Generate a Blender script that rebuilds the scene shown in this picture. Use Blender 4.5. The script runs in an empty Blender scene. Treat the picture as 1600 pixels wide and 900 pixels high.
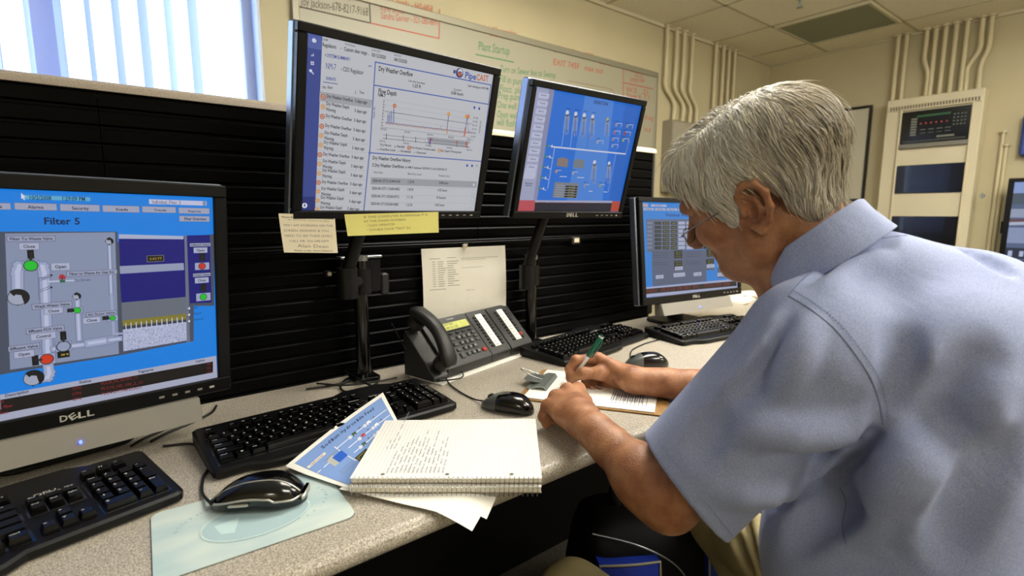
import bpy, math, random
import numpy as np
from mathutils import Vector, Matrix, Euler
from mathutils.bvhtree import BVHTree

SC = bpy.context.scene
COL = SC.collection
T = 0.74            # desk top height above the floor; desk coordinates have z = 0 on the desk top
EYE = 0.41          # camera height above the desk top
FPX = 814.0         # focal length in pixels of the 1600 x 900 frame
PITCH = math.atan((450 - 332) / FPX)

# ---------------------------------------------------------------- camera
_v = np.array([1841 - 800, -(332 - 450), -FPX]); _v /= np.linalg.norm(_v)
_up = np.array([0, math.cos(PITCH), math.sin(PITCH)])
_X = _v - _up * _v.dot(_up); _X /= np.linalg.norm(_X)
_Y = np.cross(_up, _X)
RC = np.array([_X, _Y, _up])          # camera axes to world axes
cam_d = bpy.data.cameras.new('camera')
cam = bpy.data.objects.new('camera', cam_d); COL.objects.link(cam)
m = Matrix(RC.tolist()).to_4x4(); m.translation = Vector((0, 0, EYE + T)); cam.matrix_world = m
cam_d.sensor_width = 36; cam_d.lens = FPX / 1600 * 36; cam_d.clip_start = 0.02; cam_d.clip_end = 60
cam_d.dof.use_dof = True; cam_d.dof.focus_distance = 1.0; cam_d.dof.aperture_fstop = 4.5
SC.camera = cam

SC.view_settings.view_transform = 'Standard'
SC.view_settings.look = 'None'
SC.view_settings.gamma = 1.0
SC.view_settings.use_curve_mapping = False
SC.view_settings.exposure = 0.0

# ---------------------------------------------------------------- daylight outside the window
w = bpy.data.worlds.new('daylight'); SC.world = w; w.use_nodes = True
bg = w.node_tree.nodes['Background']
bg.inputs[0].default_value = (0.52, 0.70, 1.0, 1); bg.inputs[1].default_value = 7.0
LAMP_POWER = 20.5        # radiance of the fluorescent diffusers
LAMP_SPOTS = [(1.55, 1.00), (1.40, -1.00), (3.00, -0.1), (3.3, -2.2), (-2.0, -2.5)]  # far and rear spots are unseen lamps added for wall, ceiling and fill light
LAMP_COLOR = (1.0, 0.95, 0.85)

def ray(px, py):
    return RC @ np.array([(px - 800) / FPX, -(py - 450) / FPX, -1.0])
def pz(px, py, z=0.0):          # point at height z (above the desk top) seen at a pixel
    d = ray(px, py); t = (z - EYE) / d[2]; return d * t + [0, 0, EYE]
def py_(px, py, y):             # point on the plane Y = y
    d = ray(px, py); t = y / d[1]; return d * t + [0, 0, EYE]
def px_(px, py, x):
    d = ray(px, py); t = x / d[0]; return d * t + [0, 0, EYE]
def pd(px, py, d):              # point at a depth
    return ray(px, py) * d + [0, 0, EYE]

# ---------------------------------------------------------------- materials
def lin(c):
    if isinstance(c, str):
        c = c.lstrip('#'); c = [int(c[i:i + 2], 16) / 255 for i in (0, 2, 4)]
    return tuple(((x / 12.92) if x <= 0.04045 else ((x + 0.055) / 1.055) ** 2.4) for x in c[:3])
MATS = {}
def mat(name, col, rough=0.5, metal=0.0, noise=0.0, nscale=40, bump=0.0, bscale=200, emit=0.0, spec=0.5, coat=0.0, sheen=0.0, col2=None, trans=0.0, sss=0.0):
    if name in MATS: return MATS[name]
    m = bpy.data.materials.new(name); m.use_nodes = True; nt = m.node_tree; N = nt.nodes; L = nt.links
    b = N['Principled BSDF']; c = lin(col)
    b.inputs['Base Color'].default_value = (*c, 1); b.inputs['Roughness'].default_value = rough
    b.inputs['Metallic'].default_value = metal; b.inputs['Specular IOR Level'].default_value = spec
    b.inputs['Coat Weight'].default_value = coat; b.inputs['Sheen Weight'].default_value = sheen
    b.inputs['Transmission Weight'].default_value = trans
    if sss:
        b.inputs['Subsurface Weight'].default_value = sss; b.inputs['Subsurface Radius'].default_value = (1, .35, .2)
        b.inputs['Subsurface Scale'].default_value = 0.006
    tc = N.new('ShaderNodeTexCoord')
    if noise or col2:
        n = N.new('ShaderNodeTexNoise'); n.inputs['Scale'].default_value = nscale; n.inputs['Detail'].default_value = 5
        L.new(tc.outputs['Object'], n.inputs['Vector'])
        r = N.new('ShaderNodeValToRGB'); r.color_ramp.elements[0].position = 0.35; r.color_ramp.elements[1].position = 0.65
        c2 = lin(col2) if col2 else tuple(min(1, x * (1 + noise)) for x in c)
        c1 = c if col2 else tuple(x * (1 - noise) for x in c)
        r.color_ramp.elements[0].color = (*c1, 1); r.color_ramp.elements[1].color = (*c2, 1)
        L.new(n.outputs['Fac'], r.inputs['Fac']); L.new(r.outputs['Color'], b.inputs['Base Color'])
    if bump:
        n2 = N.new('ShaderNodeTexNoise'); n2.inputs['Scale'].default_value = bscale; n2.inputs['Detail'].default_value = 4
        L.new(tc.outputs['Object'], n2.inputs['Vector'])
        bp = N.new('ShaderNodeBump'); bp.inputs['Strength'].default_value = bump; bp.inputs['Distance'].default_value = 0.002
        L.new(n2.outputs['Fac'], bp.inputs['Height']); L.new(bp.outputs['Normal'], b.inputs['Normal'])
    if emit:
        b.inputs['Emission Color'].default_value = (*c, 1); b.inputs['Emission Strength'].default_value = emit
    MATS[name] = m; return m
def attr_mat(name, strength=0.0, rough=0.6, spec=0.3):
    """print on paper or a glowing screen: colour comes from the flat colour of each printed shape"""
    if name in MATS: return MATS[name]
    m = bpy.data.materials.new(name); m.use_nodes = True; nt = m.node_tree; b = nt.nodes['Principled BSDF']
    a = nt.nodes.new('ShaderNodeAttribute'); a.attribute_name = 'Col'
    b.inputs['Roughness'].default_value = rough; b.inputs['Specular IOR Level'].default_value = spec
    if strength:
        b.inputs['Base Color'].default_value = (0.01, 0.01, 0.01, 1)
        nt.links.new(a.outputs['Color'], b.inputs['Emission Color']); b.inputs['Emission Strength'].default_value = strength
    else:
        nt.links.new(a.outputs['Color'], b.inputs['Base Color'])
    MATS[name] = m; return m

# ---------------------------------------------------------------- mesh building
class MB:
    def __init__(s): s.v = []; s.f = []; s.mi = []; s.M = None; s.m = 0
    def add(s, vs, fs):
        o = len(s.v)
        if s.M is not None: vs = [tuple(s.M @ Vector(p)) for p in vs]
        s.v += [tuple(map(float, p)) for p in vs]; s.f += [tuple(i + o for i in f) for f in fs]; s.mi += [s.m] * len(fs)
    def box(s, lo, hi, b=0.0):
        x0, y0, z0 = lo; x1, y1, z1 = hi
        if x0 > x1: x0, x1 = x1, x0
        if y0 > y1: y0, y1 = y1, y0
        if z0 > z1: z0, z1 = z1, z0
        b = min(b, (x1 - x0) * .45, (y1 - y0) * .45, (z1 - z0) * .45)
        if b <= 0:
            s.add([(x0,y0,z0),(x1,y0,z0),(x1,y1,z0),(x0,y1,z0),(x0,y0,z1),(x1,y0,z1),(x1,y1,z1),(x0,y1,z1)],
                  [(0,3,2,1),(4,5,6,7),(0,1,5,4),(1,2,6,5),(2,3,7,6),(3,0,4,7)]); return
        rings = []
        for z, i in ((z0, b), (z0 + b, 0), (z1 - b, 0), (z1, b)):
            c = b * (1 if i == 0 else 1.0)
            a0, a1, c0, c1 = x0 + i, x1 - i, y0 + i, y1 - i
            rings.append([(a0+c,c0,z),(a1-c,c0,z),(a1,c0+c,z),(a1,c1-c,z),(a1-c,c1,z),(a0+c,c1,z),(a0,c1-c,z),(a0,c0+c,z)])
        s.loft(rings)
    def loft(s, rings, cap=True, closed=True):
        n = len(rings[0]); vs = [p for r in rings for p in r]; fs = []
        for k in range(len(rings) - 1):
            for i in range(n if closed else n - 1):
                j = (i + 1) % n; fs.append((k*n+i, k*n+j, (k+1)*n+j, (k+1)*n+i))
        if cap: fs.append(tuple(range(n - 1, -1, -1))); fs.append(tuple((len(rings)-1)*n + i for i in range(n)))
        s.add(vs, fs)
    def prism(s, pts, h0, h1, axis='z', b=0.0):
        """pts: counter-clockwise 2D outline; axis names the extrusion direction"""
        def P(p, h):
            return {'z': (p[0], p[1], h), 'y': (p[0], h, p[1]), 'x': (h, p[0], p[1])}[axis]
        if b:
            ins = inset(pts, b); hs = [(h0, ins), (h0 + b, pts), (h1 - b, pts), (h1, ins)]
        else: hs = [(h0, pts), (h1, pts)]
        rings = [[P(p, h) for p in q] for h, q in hs]
        if axis == 'y': rings = [r[::-1] for r in rings]
        s.loft(rings)
    def tube(s, pts, r, n=8, cap=True):
        pts = [np.array(p, float) for p in pts]; rs = r if hasattr(r, '__len__') else [r] * len(pts)
        rings = []; prev = None
        for i, p in enumerate(pts):
            d = pts[min(i + 1, len(pts) - 1)] - pts[max(i - 1, 0)]; d /= (np.linalg.norm(d) + 1e-12)
            if prev is None:
                a = np.cross(d, [0, 0, 1.0]);
                if np.linalg.norm(a) < 0.1: a = np.cross(d, [0, 1.0, 0])
            else: a = prev - d * prev.dot(d)
            a /= np.linalg.norm(a); prev = a; c = np.cross(d, a)
            rings.append([tuple(p + rs[i] * (math.cos(t) * a + math.sin(t) * c)) for t in [2 * math.pi * k / n for k in range(n)]])
        s.loft(rings, cap)
    def cyl(s, a, b, r, n=20, r2=None): s.tube([a, b], [r, r if r2 is None else r2], n)
    def ball(s, c, r, n=12, m=8):
        r = r if hasattr(r, '__len__') else (r, r, r)
        rings = [[(c[0] + r[0]*math.sin(t)*math.cos(u), c[1] + r[1]*math.sin(t)*math.sin(u), c[2] - r[2]*math.cos(t)) for u in [2*math.pi*k/n for k in range(n)]]
                 for t in [math.pi * (q + .02) / (m + .04) for q in range(m + 1)]]
        s.loft(rings)
    def grid(s, P, flip=False):
        P = np.asarray(P); a, b = P.shape[:2]; vs = P.reshape(-1, 3).tolist()
        fs = [(i*b+j, i*b+j+1, (i+1)*b+j+1, (i+1)*b+j) for i in range(a-1) for j in range(b-1)]
        if flip: fs = [f[::-1] for f in fs]
        s.add(vs, fs)
    def sheet(s, P, t):
        """a thin solid sheet from a grid of points: top surface P, thickness t along -z"""
        P = np.asarray(P, float); a, b = P.shape[:2]; Q = P - np.array([0, 0, t])
        n = a * b; vs = P.reshape(-1, 3).tolist() + Q.reshape(-1, 3).tolist(); fs = []
        for i in range(a-1):
            for j in range(b-1):
                f = (i*b+j, (i+1)*b+j, (i+1)*b+j+1, i*b+j+1); fs.append(f); fs.append(tuple(n + k for k in f[::-1]))
        edge = [i*b for i in range(a)] + [(a-1)*b + j for j in range(1, b)] + [i*b + b-1 for i in range(a-2, -1, -1)] + [j for j in range(b-2, 0, -1)]
        for k in range(len(edge)):
            e0, e1 = edge[k], edge[(k+1) % len(edge)]; fs.append((e1, e0, n + e0, n + e1))
        s.add(vs, fs)
    def build(s, name, mats, parent=None, smooth=None, mw=None):
        me = bpy.data.meshes.new(name); me.from_pydata(s.v, [], s.f)
        for mt in (mats if isinstance(mats, (list, tuple)) else [mats]): me.materials.append(mt)
        if any(s.mi): me.polygons.foreach_set('material_index', s.mi)
        finish(me, smooth)
        return link(name, me, parent, mw)
def inset(pts, b):
    n = len(pts); out = []
    for i in range(n):
        p0, p1, p2 = (np.array(pts[k % n], float) for k in (i - 1, i, i + 1))
        d1 = p1 - p0; d2 = p2 - p1; d1 /= np.linalg.norm(d1) + 1e-12; d2 /= np.linalg.norm(d2) + 1e-12
        n1 = np.array([-d1[1], d1[0]]); n2 = np.array([-d2[1], d2[0]]); q = n1 + n2; q /= max(.3, q.dot(n1) * 1.0)
        out.append(tuple(p1 + q * b))
    return out
def rrect(x0, y0, x1, y1, r, n=5):
    out = []
    for cx, cy, a in ((x1-r, y0+r, -90), (x1-r, y1-r, 0), (x0+r, y1-r, 90), (x0+r, y0+r, 180)):
        for k in range(n + 1):
            t = math.radians(a + 90 * k / n); out.append((cx + r*math.cos(t), cy + r*math.sin(t)))
    return out
def finish(me, smooth=None):
    me.update()
    if smooth is not None:
        me.polygons.foreach_set('use_smooth', [True] * len(me.polygons))
        if smooth < 180: me.set_sharp_from_angle(angle=math.radians(smooth))
def link(name, me, parent=None, mw=None):
    o = bpy.data.objects.new(name, me); COL.objects.link(o)
    if parent is not None: o.parent = parent
    elif mw is not None: o.matrix_world = mw
    else: o.location = (0, 0, T)
    return o
def tag(o, label, cat, group=None, kind=None):
    o['label'] = label; o['category'] = cat
    if group: o['group'] = group
    if kind: o['kind'] = kind
    return o
def thing(name, label, cat, loc=(0, 0, 0), yaw=0.0, group=None, mw=None):
    o = bpy.data.objects.new(name, None); COL.objects.link(o); o.empty_display_size = 0.05
    if mw is not None: o.matrix_world = mw
    else: o.matrix_world = Matrix.Translation((loc[0], loc[1], loc[2] + T)) @ Matrix.Rotation(math.radians(yaw), 4, 'Z')
    return tag(o, label, cat, group)
def struct(o): o['kind'] = 'structure'; return o
def copy_tree(o, parent=None):
    c = o.copy(); COL.objects.link(c); c.parent = parent
    for ch in list(o.children): copy_tree(ch, c)
    return c
def smooth_path(pts, n=8):
    pts = [np.array(p, float) for p in pts]; out = []
    for i in range(len(pts) - 1):
        p0, p1, p2, p3 = pts[max(i-1, 0)], pts[i], pts[i+1], pts[min(i+2, len(pts)-1)]
        for k in range(n):
            t = k / n; out.append(.5 * ((2*p1) + (-p0+p2)*t + (2*p0-5*p1+4*p2-p3)*t*t + (-p0+3*p1-3*p2+p3)*t**3))
    out.append(pts[-1]); return out

# ---------------------------------------------------------------- lettering and printed graphics
_TXT = {}
def text_geo(s, bold=False):
    k = (s, bold)
    if k in _TXT: return _TXT[k]
    cu = bpy.data.curves.new('t', 'FONT'); cu.body = s; cu.size = 1; cu.resolution_u = 2
    if bold: cu.offset = 0.022
    ob = bpy.data.objects.new('t', cu); COL.objects.link(ob)
    me = bpy.data.meshes.new_from_object(ob.evaluated_get(bpy.context.evaluated_depsgraph_get()))
    v = np.array([tuple(x.co)[:2] for x in me.vertices]).reshape(-1, 2); f = [tuple(p.vertices) for p in me.polygons]
    bpy.data.objects.remove(ob); bpy.data.curves.remove(cu); bpy.data.meshes.remove(me)
    wd = v[:, 0].max() if len(v) else 1.0
    _TXT[k] = (v, f, wd); return _TXT[k]
class Canvas:
    """flat printed shapes on a real surface; uv are metres on that surface"""
    def __init__(s, M=None, crop=(0, 0, 1)):
        s.P = []; s.M = M; s.crop = crop; s.lay = 0; s.k = 1.0
        if M is not None: s.Mi = M.inverted()
    def uv(s, x, y):
        if s.M is None: return (x, y)
        px = s.crop[0] + x / s.crop[2]; py = s.crop[1] + y / s.crop[2]
        d = s.Mi.to_3x3() @ Vector(ray(px, py)); o = s.Mi @ Vector((0, 0, EYE)); t = -o.y / d.y; q = o + d * t
        return (q.x, q.z)
    def raw(s, v, f, col, lay=None):
        s.lay += 1; s.P.append((np.asarray(v, float), f, lin(col), s.lay if lay is None else lay))
    def poly(s, pts, col, uv=False):
        v = [p if uv else s.uv(*p) for p in pts]; s.raw(v, [tuple(range(len(v)))], col)
    def rect(s, x0, y0, x1, y1, col, border=None, bw=.0008):
        a, b = s.uv(x0, y0), s.uv(x1, y1); u0, u1 = sorted((a[0], b[0])); v0, v1 = sorted((a[1], b[1]))
        if border: s.raw([(u0-bw,v0-bw),(u1+bw,v0-bw),(u1+bw,v1+bw),(u0-bw,v1+bw)], [(0,1,2,3)], border)
        s.raw([(u0,v0),(u1,v0),(u1,v1),(u0,v1)], [(0,1,2,3)], col)
    def line(s, pts, w, col, uv=False):
        q = [np.array(p if uv else s.uv(*p)) for p in pts]
        for a, b in zip(q[:-1], q[1:]):
            d = b - a; L = np.linalg.norm(d)
            if L < 1e-7: continue
            n = np.array([-d[1], d[0]]) / L * w * s.k / 2; e = d / L * w * s.k / 2
            s.raw([a - n - e, b - n + e, b + n + e, a + n - e], [(0, 1, 2, 3)], col)
    def circ(s, x, y, r, col, n=20, uv=False):
        c = (x, y) if uv else s.uv(x, y); r = r * s.k
        s.raw([(c[0] + r*math.cos(2*math.pi*k/n), c[1] + r*math.sin(2*math.pi*k/n)) for k in range(n)], [tuple(range(n))], col)
    def label(s, t, x0, y0, x1, y1, bg, border, col, mx=.06, my=.26, bold=False):
        xm, ym = (x0+x1)/2, (y0+y1)/2; u0, u1 = s.uv(x0, ym)[0], s.uv(x1, ym)[0]; v1, v0 = s.uv(xm, y0)[1], s.uv(xm, y1)[1]; b = .0005
        s.raw([(u0-b,v0-b),(u1+b,v0-b),(u1+b,v1+b),(u0-b,v1+b)], [(0,1,2,3)], border); s.raw([(u0,v0),(u1,v0),(u1,v1),(u0,v1)], [(0,1,2,3)], bg)
        w, h = u1-u0, v1-v0; s.text(t, u0 + w*mx, v0 + h*my, u1 - w*mx, v1 - h*my, col, bold, uv=True)
    def text(s, t, x0, y0, x1, y1, col, bold=False, uv=False):
        """the word t between its lower left (x0, y0) and its upper right (x1, y1), capital height"""
        a = np.array((x0, y0) if uv else s.uv(x0, y0)); b = np.array((x1, y1) if uv else s.uv(x1, y1))
        v, f, wd = text_geo(t, bold); sx = (b[0]-a[0]) / wd; sy = (b[1]-a[1]) / 0.70
        s.raw(v * [sx, sy] + a, f, col)
    def textl(s, t, x0, y0, x1, y1, h, col, bold=False, slant=0.0, uv=False):
        """text running along the line from (x0, y0) to (x1, y1), cap height h metres"""
        a = np.array((x0, y0) if uv else s.uv(x0, y0)); b = np.array((x1, y1) if uv else s.uv(x1, y1))
        v, f, wd = text_geo(t, bold or h < .008); d = b - a; L = np.linalg.norm(d); d = d / L; n = np.array([-d[1], d[0]])
        q = (v[:, :1] * L / wd + v[:, 1:] * slant * h / .7) * d + v[:, 1:] * h / .7 * n + a
        s.raw(q, f, col)
    def build(s, name, mt, parent=None, step=0.00006, map3=None, mw=None, y0=0.0):
        vs = []; fs = []; cols = []; o = 0; done = []; top = 1
        for v, f, c, lay in s.P:
            if not len(v): continue
            lo = v.min(0); hi = v.max(0); lay = 1
            for a, b, l in done:
                if l >= lay and a[0] < hi[0] and a[1] < hi[1] and b[0] > lo[0] and b[1] > lo[1]: lay = l + 1
            done.append((lo, hi, lay))
            off = y0 + step * lay
            if map3: q = [map3(p[0], p[1], off) for p in v]
            else: q = [(p[0], -off, p[1]) for p in v]
            vs += q; fs += [tuple(i + o for i in g) for g in f]; cols += [c] * sum(len(g) for g in f); o += len(v)
        me = bpy.data.meshes.new(name); me.from_pydata([tuple(map(float, p)) for p in vs], [], fs)
        at = me.color_attributes.new('Col', 'FLOAT_COLOR', 'CORNER')
        arr = np.ones((len(cols), 4), np.float32); arr[:, :3] = cols; at.data.foreach_set('color', arr.ravel())
        me.materials.append(mt); me.update()
        return link(name, me, parent, mw)
def pose(pos, yaw, tilt, roll=0):
    return Matrix.Translation(Vector(pos)) @ Matrix.Rotation(math.radians(yaw), 4, 'Z') @ Matrix.Rotation(math.radians(tilt), 4, 'X') @ Matrix.Rotation(math.radians(roll), 4, 'Y')
def up_T(M): return Matrix.Translation((0, 0, T)) @ M
# ================================================================ THE ROOM
XR, YB, ZC = 4.83, 2.40, 1.714       # right wall, back wall, ceiling (above the desk top)
XL, YF = -2.8, -3.2
m_wall = mat('cream_paint', 'b9af8e', 0.75, noise=0.04, nscale=3, bump=0.08, bscale=120)
m_ceil = mat('ceiling_tile', 'efe8d0', 0.9, noise=0.05, nscale=90, bump=0.25, bscale=260)
m_bar = mat('ceiling_grid_paint', 'c2ba9c', 0.6)
m_under = mat('under_desk_black', '050505', 0.6, spec=0.2)  # near-black colour puts the under-desk shade into the panels
m_floor = mat('grey_floor', '4a463e', 0.95, noise=0.25, nscale=160)
m_trim = mat('white_window_paint', 'c9cfe0', 0.5)
m_black = mat('black_plastic', '0a0a0b', 0.40, spec=0.25, bump=0.05, bscale=900)
m_blackm = mat('matte_black_plastic', '121213', 0.55, bump=0.05, bscale=900)
m_gloss = mat('gloss_black_plastic', '060607', 0.16, coat=0.3)
m_silver = mat('silver_plastic', '7d8698', 0.28, metal=0.8)
m_chrome = mat('chrome', 'd0d0d0', 0.12, metal=1.0)
m_steel = mat('brushed_steel', '9aa0a0', 0.35, metal=0.9)
m_paint = mat('cream_enamel', 'cfc6aa', 0.45, noise=0.02, nscale=5)

b = MB(); b.box((XL - .2, YF - .2, -T - .1), (XR + .2, YB + .3, -T)); struct(b.build('floor', m_floor))
b = MB(); b.box((XL - .2, YF - .2, ZC), (XR + .2, YB + .3, ZC + .1)); b.m = 1
gx = [3.86 + .61 * k for k in range(-11, 2)]; gy = [1.93 + .61 * k for k in range(-8, 1)]
for x in gx: b.box((x - .012, YF, ZC - .004), (x + .012, YB, ZC), .0015)
for y in gy: b.box((XL, y - .012, ZC - .004), (XR, y + .012, ZC), .0015)
b.box((XL, YB - .02, ZC - .02), (XR, YB, ZC)); b.box((XR - .02, YF, ZC - .02), (XR, YB, ZC))
struct(b.build('ceiling', [m_ceil, m_bar]))
b = MB(); b.box((XR, YF - .2, -T), (XR + .15, YB + .2, ZC)); struct(b.build('wall_right', m_wall))
b = MB(); b.box((XL - .15, YF - .2, -T), (XL, YB + .2, ZC)); struct(b.build('wall_left', m_wall))
b = MB(); b.box((XL, YF - .15, -T), (XR, YF, ZC)); struct(b.build('wall_front', m_wall))
WX0, WX1, WZ0, WZ1 = -1.35, 0.594, 0.10, 1.50
b = MB(); b.box((XL, YB, -T), (WX0, YB + .16, ZC)); b.box((WX1, YB, -T), (XR, YB + .16, ZC))
b.box((WX0, YB, -T), (WX1, YB + .16, WZ0)); b.box((WX0, YB, WZ1), (WX1, YB + .16, ZC)); struct(b.build('wall_back', m_wall))
# window: frame with a mullion, panes and reveal
b = MB(); y0, y1 = YB + .09, YB + .14
for x0, x1, z0, z1 in ((WX0, WX0+.05, WZ0, WZ1), (WX1-.05, WX1, WZ0, WZ1), (WX0+.05, WX1-.05, WZ0, WZ0+.05), (WX0+.05, WX1-.05, WZ1-.05, WZ1), (-.125, -.05, WZ0+.05, WZ1-.05)):
    b.box((x0, y0, z0), (x1, y1, z1), .004)
b.box((WX0, YB+.001, WZ0), (WX1, YB+.09, WZ0+.012)); b.box((WX1-.012, YB+.001, WZ0+.012), (WX1, YB+.09, WZ1)); b.box((WX0, YB+.001, WZ0+.012), (WX0+.012, YB+.09, WZ1))
wf = struct(b.build('window_1', m_trim))
m_glass = bpy.data.materials.new('window_glass'); m_glass.use_nodes = True
_b = m_glass.node_tree.nodes['Principled BSDF']; _b.inputs['Transmission Weight'].default_value = 1; _b.inputs['Roughness'].default_value = 0; _b.inputs['IOR'].default_value = 1.02
for x0, x1 in ((WX0 + .05, -.125), (-.05, WX1 - .05)):
    b = MB(); b.box((x0, YB + .112, WZ0 + .05), (x1, YB + .117, WZ1 - .05)); b.build('window_pane', m_glass, wf).location = (0, 0, 0)
# vertical blind: head rail and curved vanes
m_vane = mat('blind_vinyl', 'c3cdf0', 0.5)
bl = thing('vertical_blind', 'pale lavender vertical blind hanging open in front of the bright window', 'blind', (-.38, YB - .04, WZ0 - .02))
b = MB(); b.box((-.98, -.02, 1.38), (.96, .03, 1.43), .004); b.build('head_rail', m_trim, bl)
vane = None
for k in range(22):
    x = -.90 + .0775 * k
    if vane is None:
        b = MB(); P = []
        for t in np.linspace(-1, 1, 9):
            P.append([(.006 * (1 - t * t), .0435 * t, z) for z in (0.0, 1.38)])
        P = np.array(P); Q = P[::-1] - np.array([.0009, 0, 0]); ring = [tuple(p) for p in P[:, 0]] + [tuple(p) for p in Q[:, 0]]
        ring2 = [tuple(p) for p in P[:, 1]] + [tuple(p) for p in Q[:, 1]]
        b.loft([ring, ring2]); vane = b.build('vane', m_vane, bl, smooth=40); o = vane
    else: o = vane.copy(); COL.objects.link(o); o.parent = bl
    o.location = (x, 0.0, 0); o.rotation_euler = (0, 0, math.radians(12 + 3 * math.sin(k * 2.1)))

# fluorescent fixtures under the ceiling grid, some added to brighten the room
m_lamp = bpy.data.materials.new('lamp_diffuser'); m_lamp.use_nodes = True
_b = m_lamp.node_tree.nodes['Principled BSDF']; _b.inputs['Emission Color'].default_value = (*LAMP_COLOR, 1); _b.inputs['Emission Strength'].default_value = LAMP_POWER
_b.inputs['Base Color'].default_value = (.8, .8, .75, 1)
lamp0 = None
for k, (x, y) in enumerate(LAMP_SPOTS):
    if lamp0 is None:
        lt = thing('ceiling_light', 'recessed fluorescent fixture in the ceiling above the desk', 'light', (x, y, ZC - .03))
        b = MB(); 
        for q in ((-.61, -.305, -.59, .305), (.59, -.305, .61, .305), (-.59, -.305, .59, -.285), (-.59, .285, .59, .305)): b.box((q[0], q[1], 0), (q[2], q[3], .026), .002)
        b.build('frame', m_bar, lt)
        b = MB(); b.box((-.588, -.283, -.085), (.588, .283, .022), .02); b.build('diffuser', m_lamp, lt); lamp0 = lt  # diffuser hangs below the ceiling, deepened so its sides light the tiles
    else:
        lt = copy_tree(lamp0); lt.location = (x, y, ZC - .03 + T)
        lt['label'] = ['recessed fluorescent fixture in the ceiling right of the seated man', 'recessed fluorescent fixture in the ceiling near the alarm cabinet wall', 'recessed fluorescent fixture in the ceiling far behind the seated man', 'recessed fluorescent fixture in the ceiling behind the camera'][k - 1]
# dark lensed ceiling fixture that is switched off
m_lens = mat('unlit_lens', '7c8068', 0.4, bump=0.4, bscale=500)
lt = thing('ceiling_fixture', 'unlit grey lensed panel set among the cream ceiling tiles', 'light', (4.165, 1.62, ZC - .02))
b = MB()
for q in ((-.29, -.295, -.27, .295), (.27, -.295, .29, .295), (-.27, -.295, .27, -.275), (-.27, .275, .27, .295)): b.box((q[0], q[1], 0), (q[2], q[3], .0195), .002)
b.build('frame', m_bar, lt); b = MB(); b.box((-.268, -.273, .004), (.268, .273, .012)); b.build('lens', m_lens, lt)
# sprinkler at the top edge of the picture
q = pz(1250, 4, ZC - .03); lt = thing('sprinkler_head', 'small dark sprinkler head hanging from the ceiling', 'sprinkler', (q[0], q[1], ZC - .06))
b = MB(); b.cyl((0, 0, .052), (0, 0, .06), .03, 20); b.build('escutcheon', m_paint, lt)
b = MB(); b.cyl((0, 0, .01), (0, 0, .052), .009, 12); b.cyl((0, 0, 0), (0, 0, .004), .018, 12); b.tube([(-.012, 0, .003), (-.016, 0, .02), (-.006, 0, .035)], .003, 6); b.tube([(.012, 0, .003), (.016, 0, .02), (.006, 0, .035)], .003, 6)
b.build('head', m_steel, lt)

# whiteboard
m_board = mat('whiteboard_enamel', '9f9b87', 0.35, spec=0.3)
m_alu = mat('grey_aluminium', '8f8b78', 0.45, metal=0.3)
bx0, bx1, bz1, bz0 = .715, 3.20, 1.385, .18
wb = thing('whiteboard', 'long wall whiteboard with red, green and black handwriting behind the partition', 'whiteboard', ((bx0+bx1)/2, YB - .001, (bz0+bz1)/2))
W2, H2 = (bx1-bx0)/2, (bz1-bz0)/2
b = MB(); b.box((-W2+.02, -.012, -H2+.02), (W2-.02, 0, H2-.02)); b.build('writing_surface', m_board, wb)
b = MB(); 
b.box((-W2, -.02, H2-.035), (W2, 0, H2), .003); b.box((-W2, -.02, -H2), (W2, 0, -H2+.03), .003); b.box((-W2, -.02, -H2+.03), (-W2+.03, 0, H2-.035), .003); b.box((W2-.03, -.02, -H2+.03), (W2, 0, H2-.035), .003)
b.build('board_frame', m_alu, wb)
cv = Canvas(Matrix.Translation(((bx0+bx1)/2, YB - .014, (bz0+bz1)/2)))
RED, GRN, BLK = 'b04a38', '3e7d58', '4a4638'
H = .03
for t, a, c, h, col in [
    ('Joy Jackson-678-8217-9168', (470, 8), (575, 25), .036, BLK), ('Operators', (540, -3), (568, 3), .03, BLK),
    ('Tom Coombs - 660-6858', (594, 2), (676, 19), .03, RED), ('Kyle Smith - 779-2155', (594, 16), (672, 28), .03, RED), ('Sandra Garner - 321-285-8891', (595, 29), (684, 40), .03, RED),
    ('Andy Miller is working', (755, 47), (806, 56), .028, RED), ('& on weekends', (765, 56), (811, 65), .028, RED),
    ('Plant Startup', (747, 78), (796, 86), .045, GRN),
    ('Turn on Sewer line to Swamp', (781, 112), (868, 122), .035, GRN), ("Fill in pump, 5'", (780, 128), (830, 135), .038, GRN),
    ("Flocc. plus on", (780, 143), (830, 148), .038, GRN), ("Prep pump 10'", (778, 154), (828, 159), .038, GRN), ('One well site', (776, 168), (820, 173), .038, GRN),
    ('Open well no.', (776, 183), (820, 187), .038, GRN), ('will flush', (776, 196), (805, 198), .038, GRN),
    ('Reg/Blue 1.5/1.6 19985', (858, 77), (927, 93), .034, RED), ('EXIT 745F   max out', (864, 101), (942, 115), .034, RED), ('2.8 in', (936, 99), (956, 105), .03, RED),
    ('In Tank#1: empty 3', (976, 111), (1019, 118), .032, RED), ('12:15', (991, 120), (1004, 122), .03, RED), ('empty now', (985, 127), (1007, 129), .032, RED),
    ('W.S.  .21', (978, 143), (1012, 148), .032, RED), ('Stage 6  7.1', (978, 152), (1014, 156), .032, RED), ('1.8 mg', (1003, 186), (1020, 188), .03, RED), ('16.4', (1005, 205), (1016, 207), .03, RED)]:
    cv.textl(t, *a, *c, h, col, slant=.15)
cv.line([(462, 9), (579, 36), (577, -2)], .006, BLK); cv.line([(579, 36), (686, 60), (687, 15)], .005, RED)
cv.line([(744, 85), (802, 97)], .006, GRN); cv.line([(974, 98), (974, 150)], .006, RED); cv.line([(974, 129), (1020, 139)], .006, RED)
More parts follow.
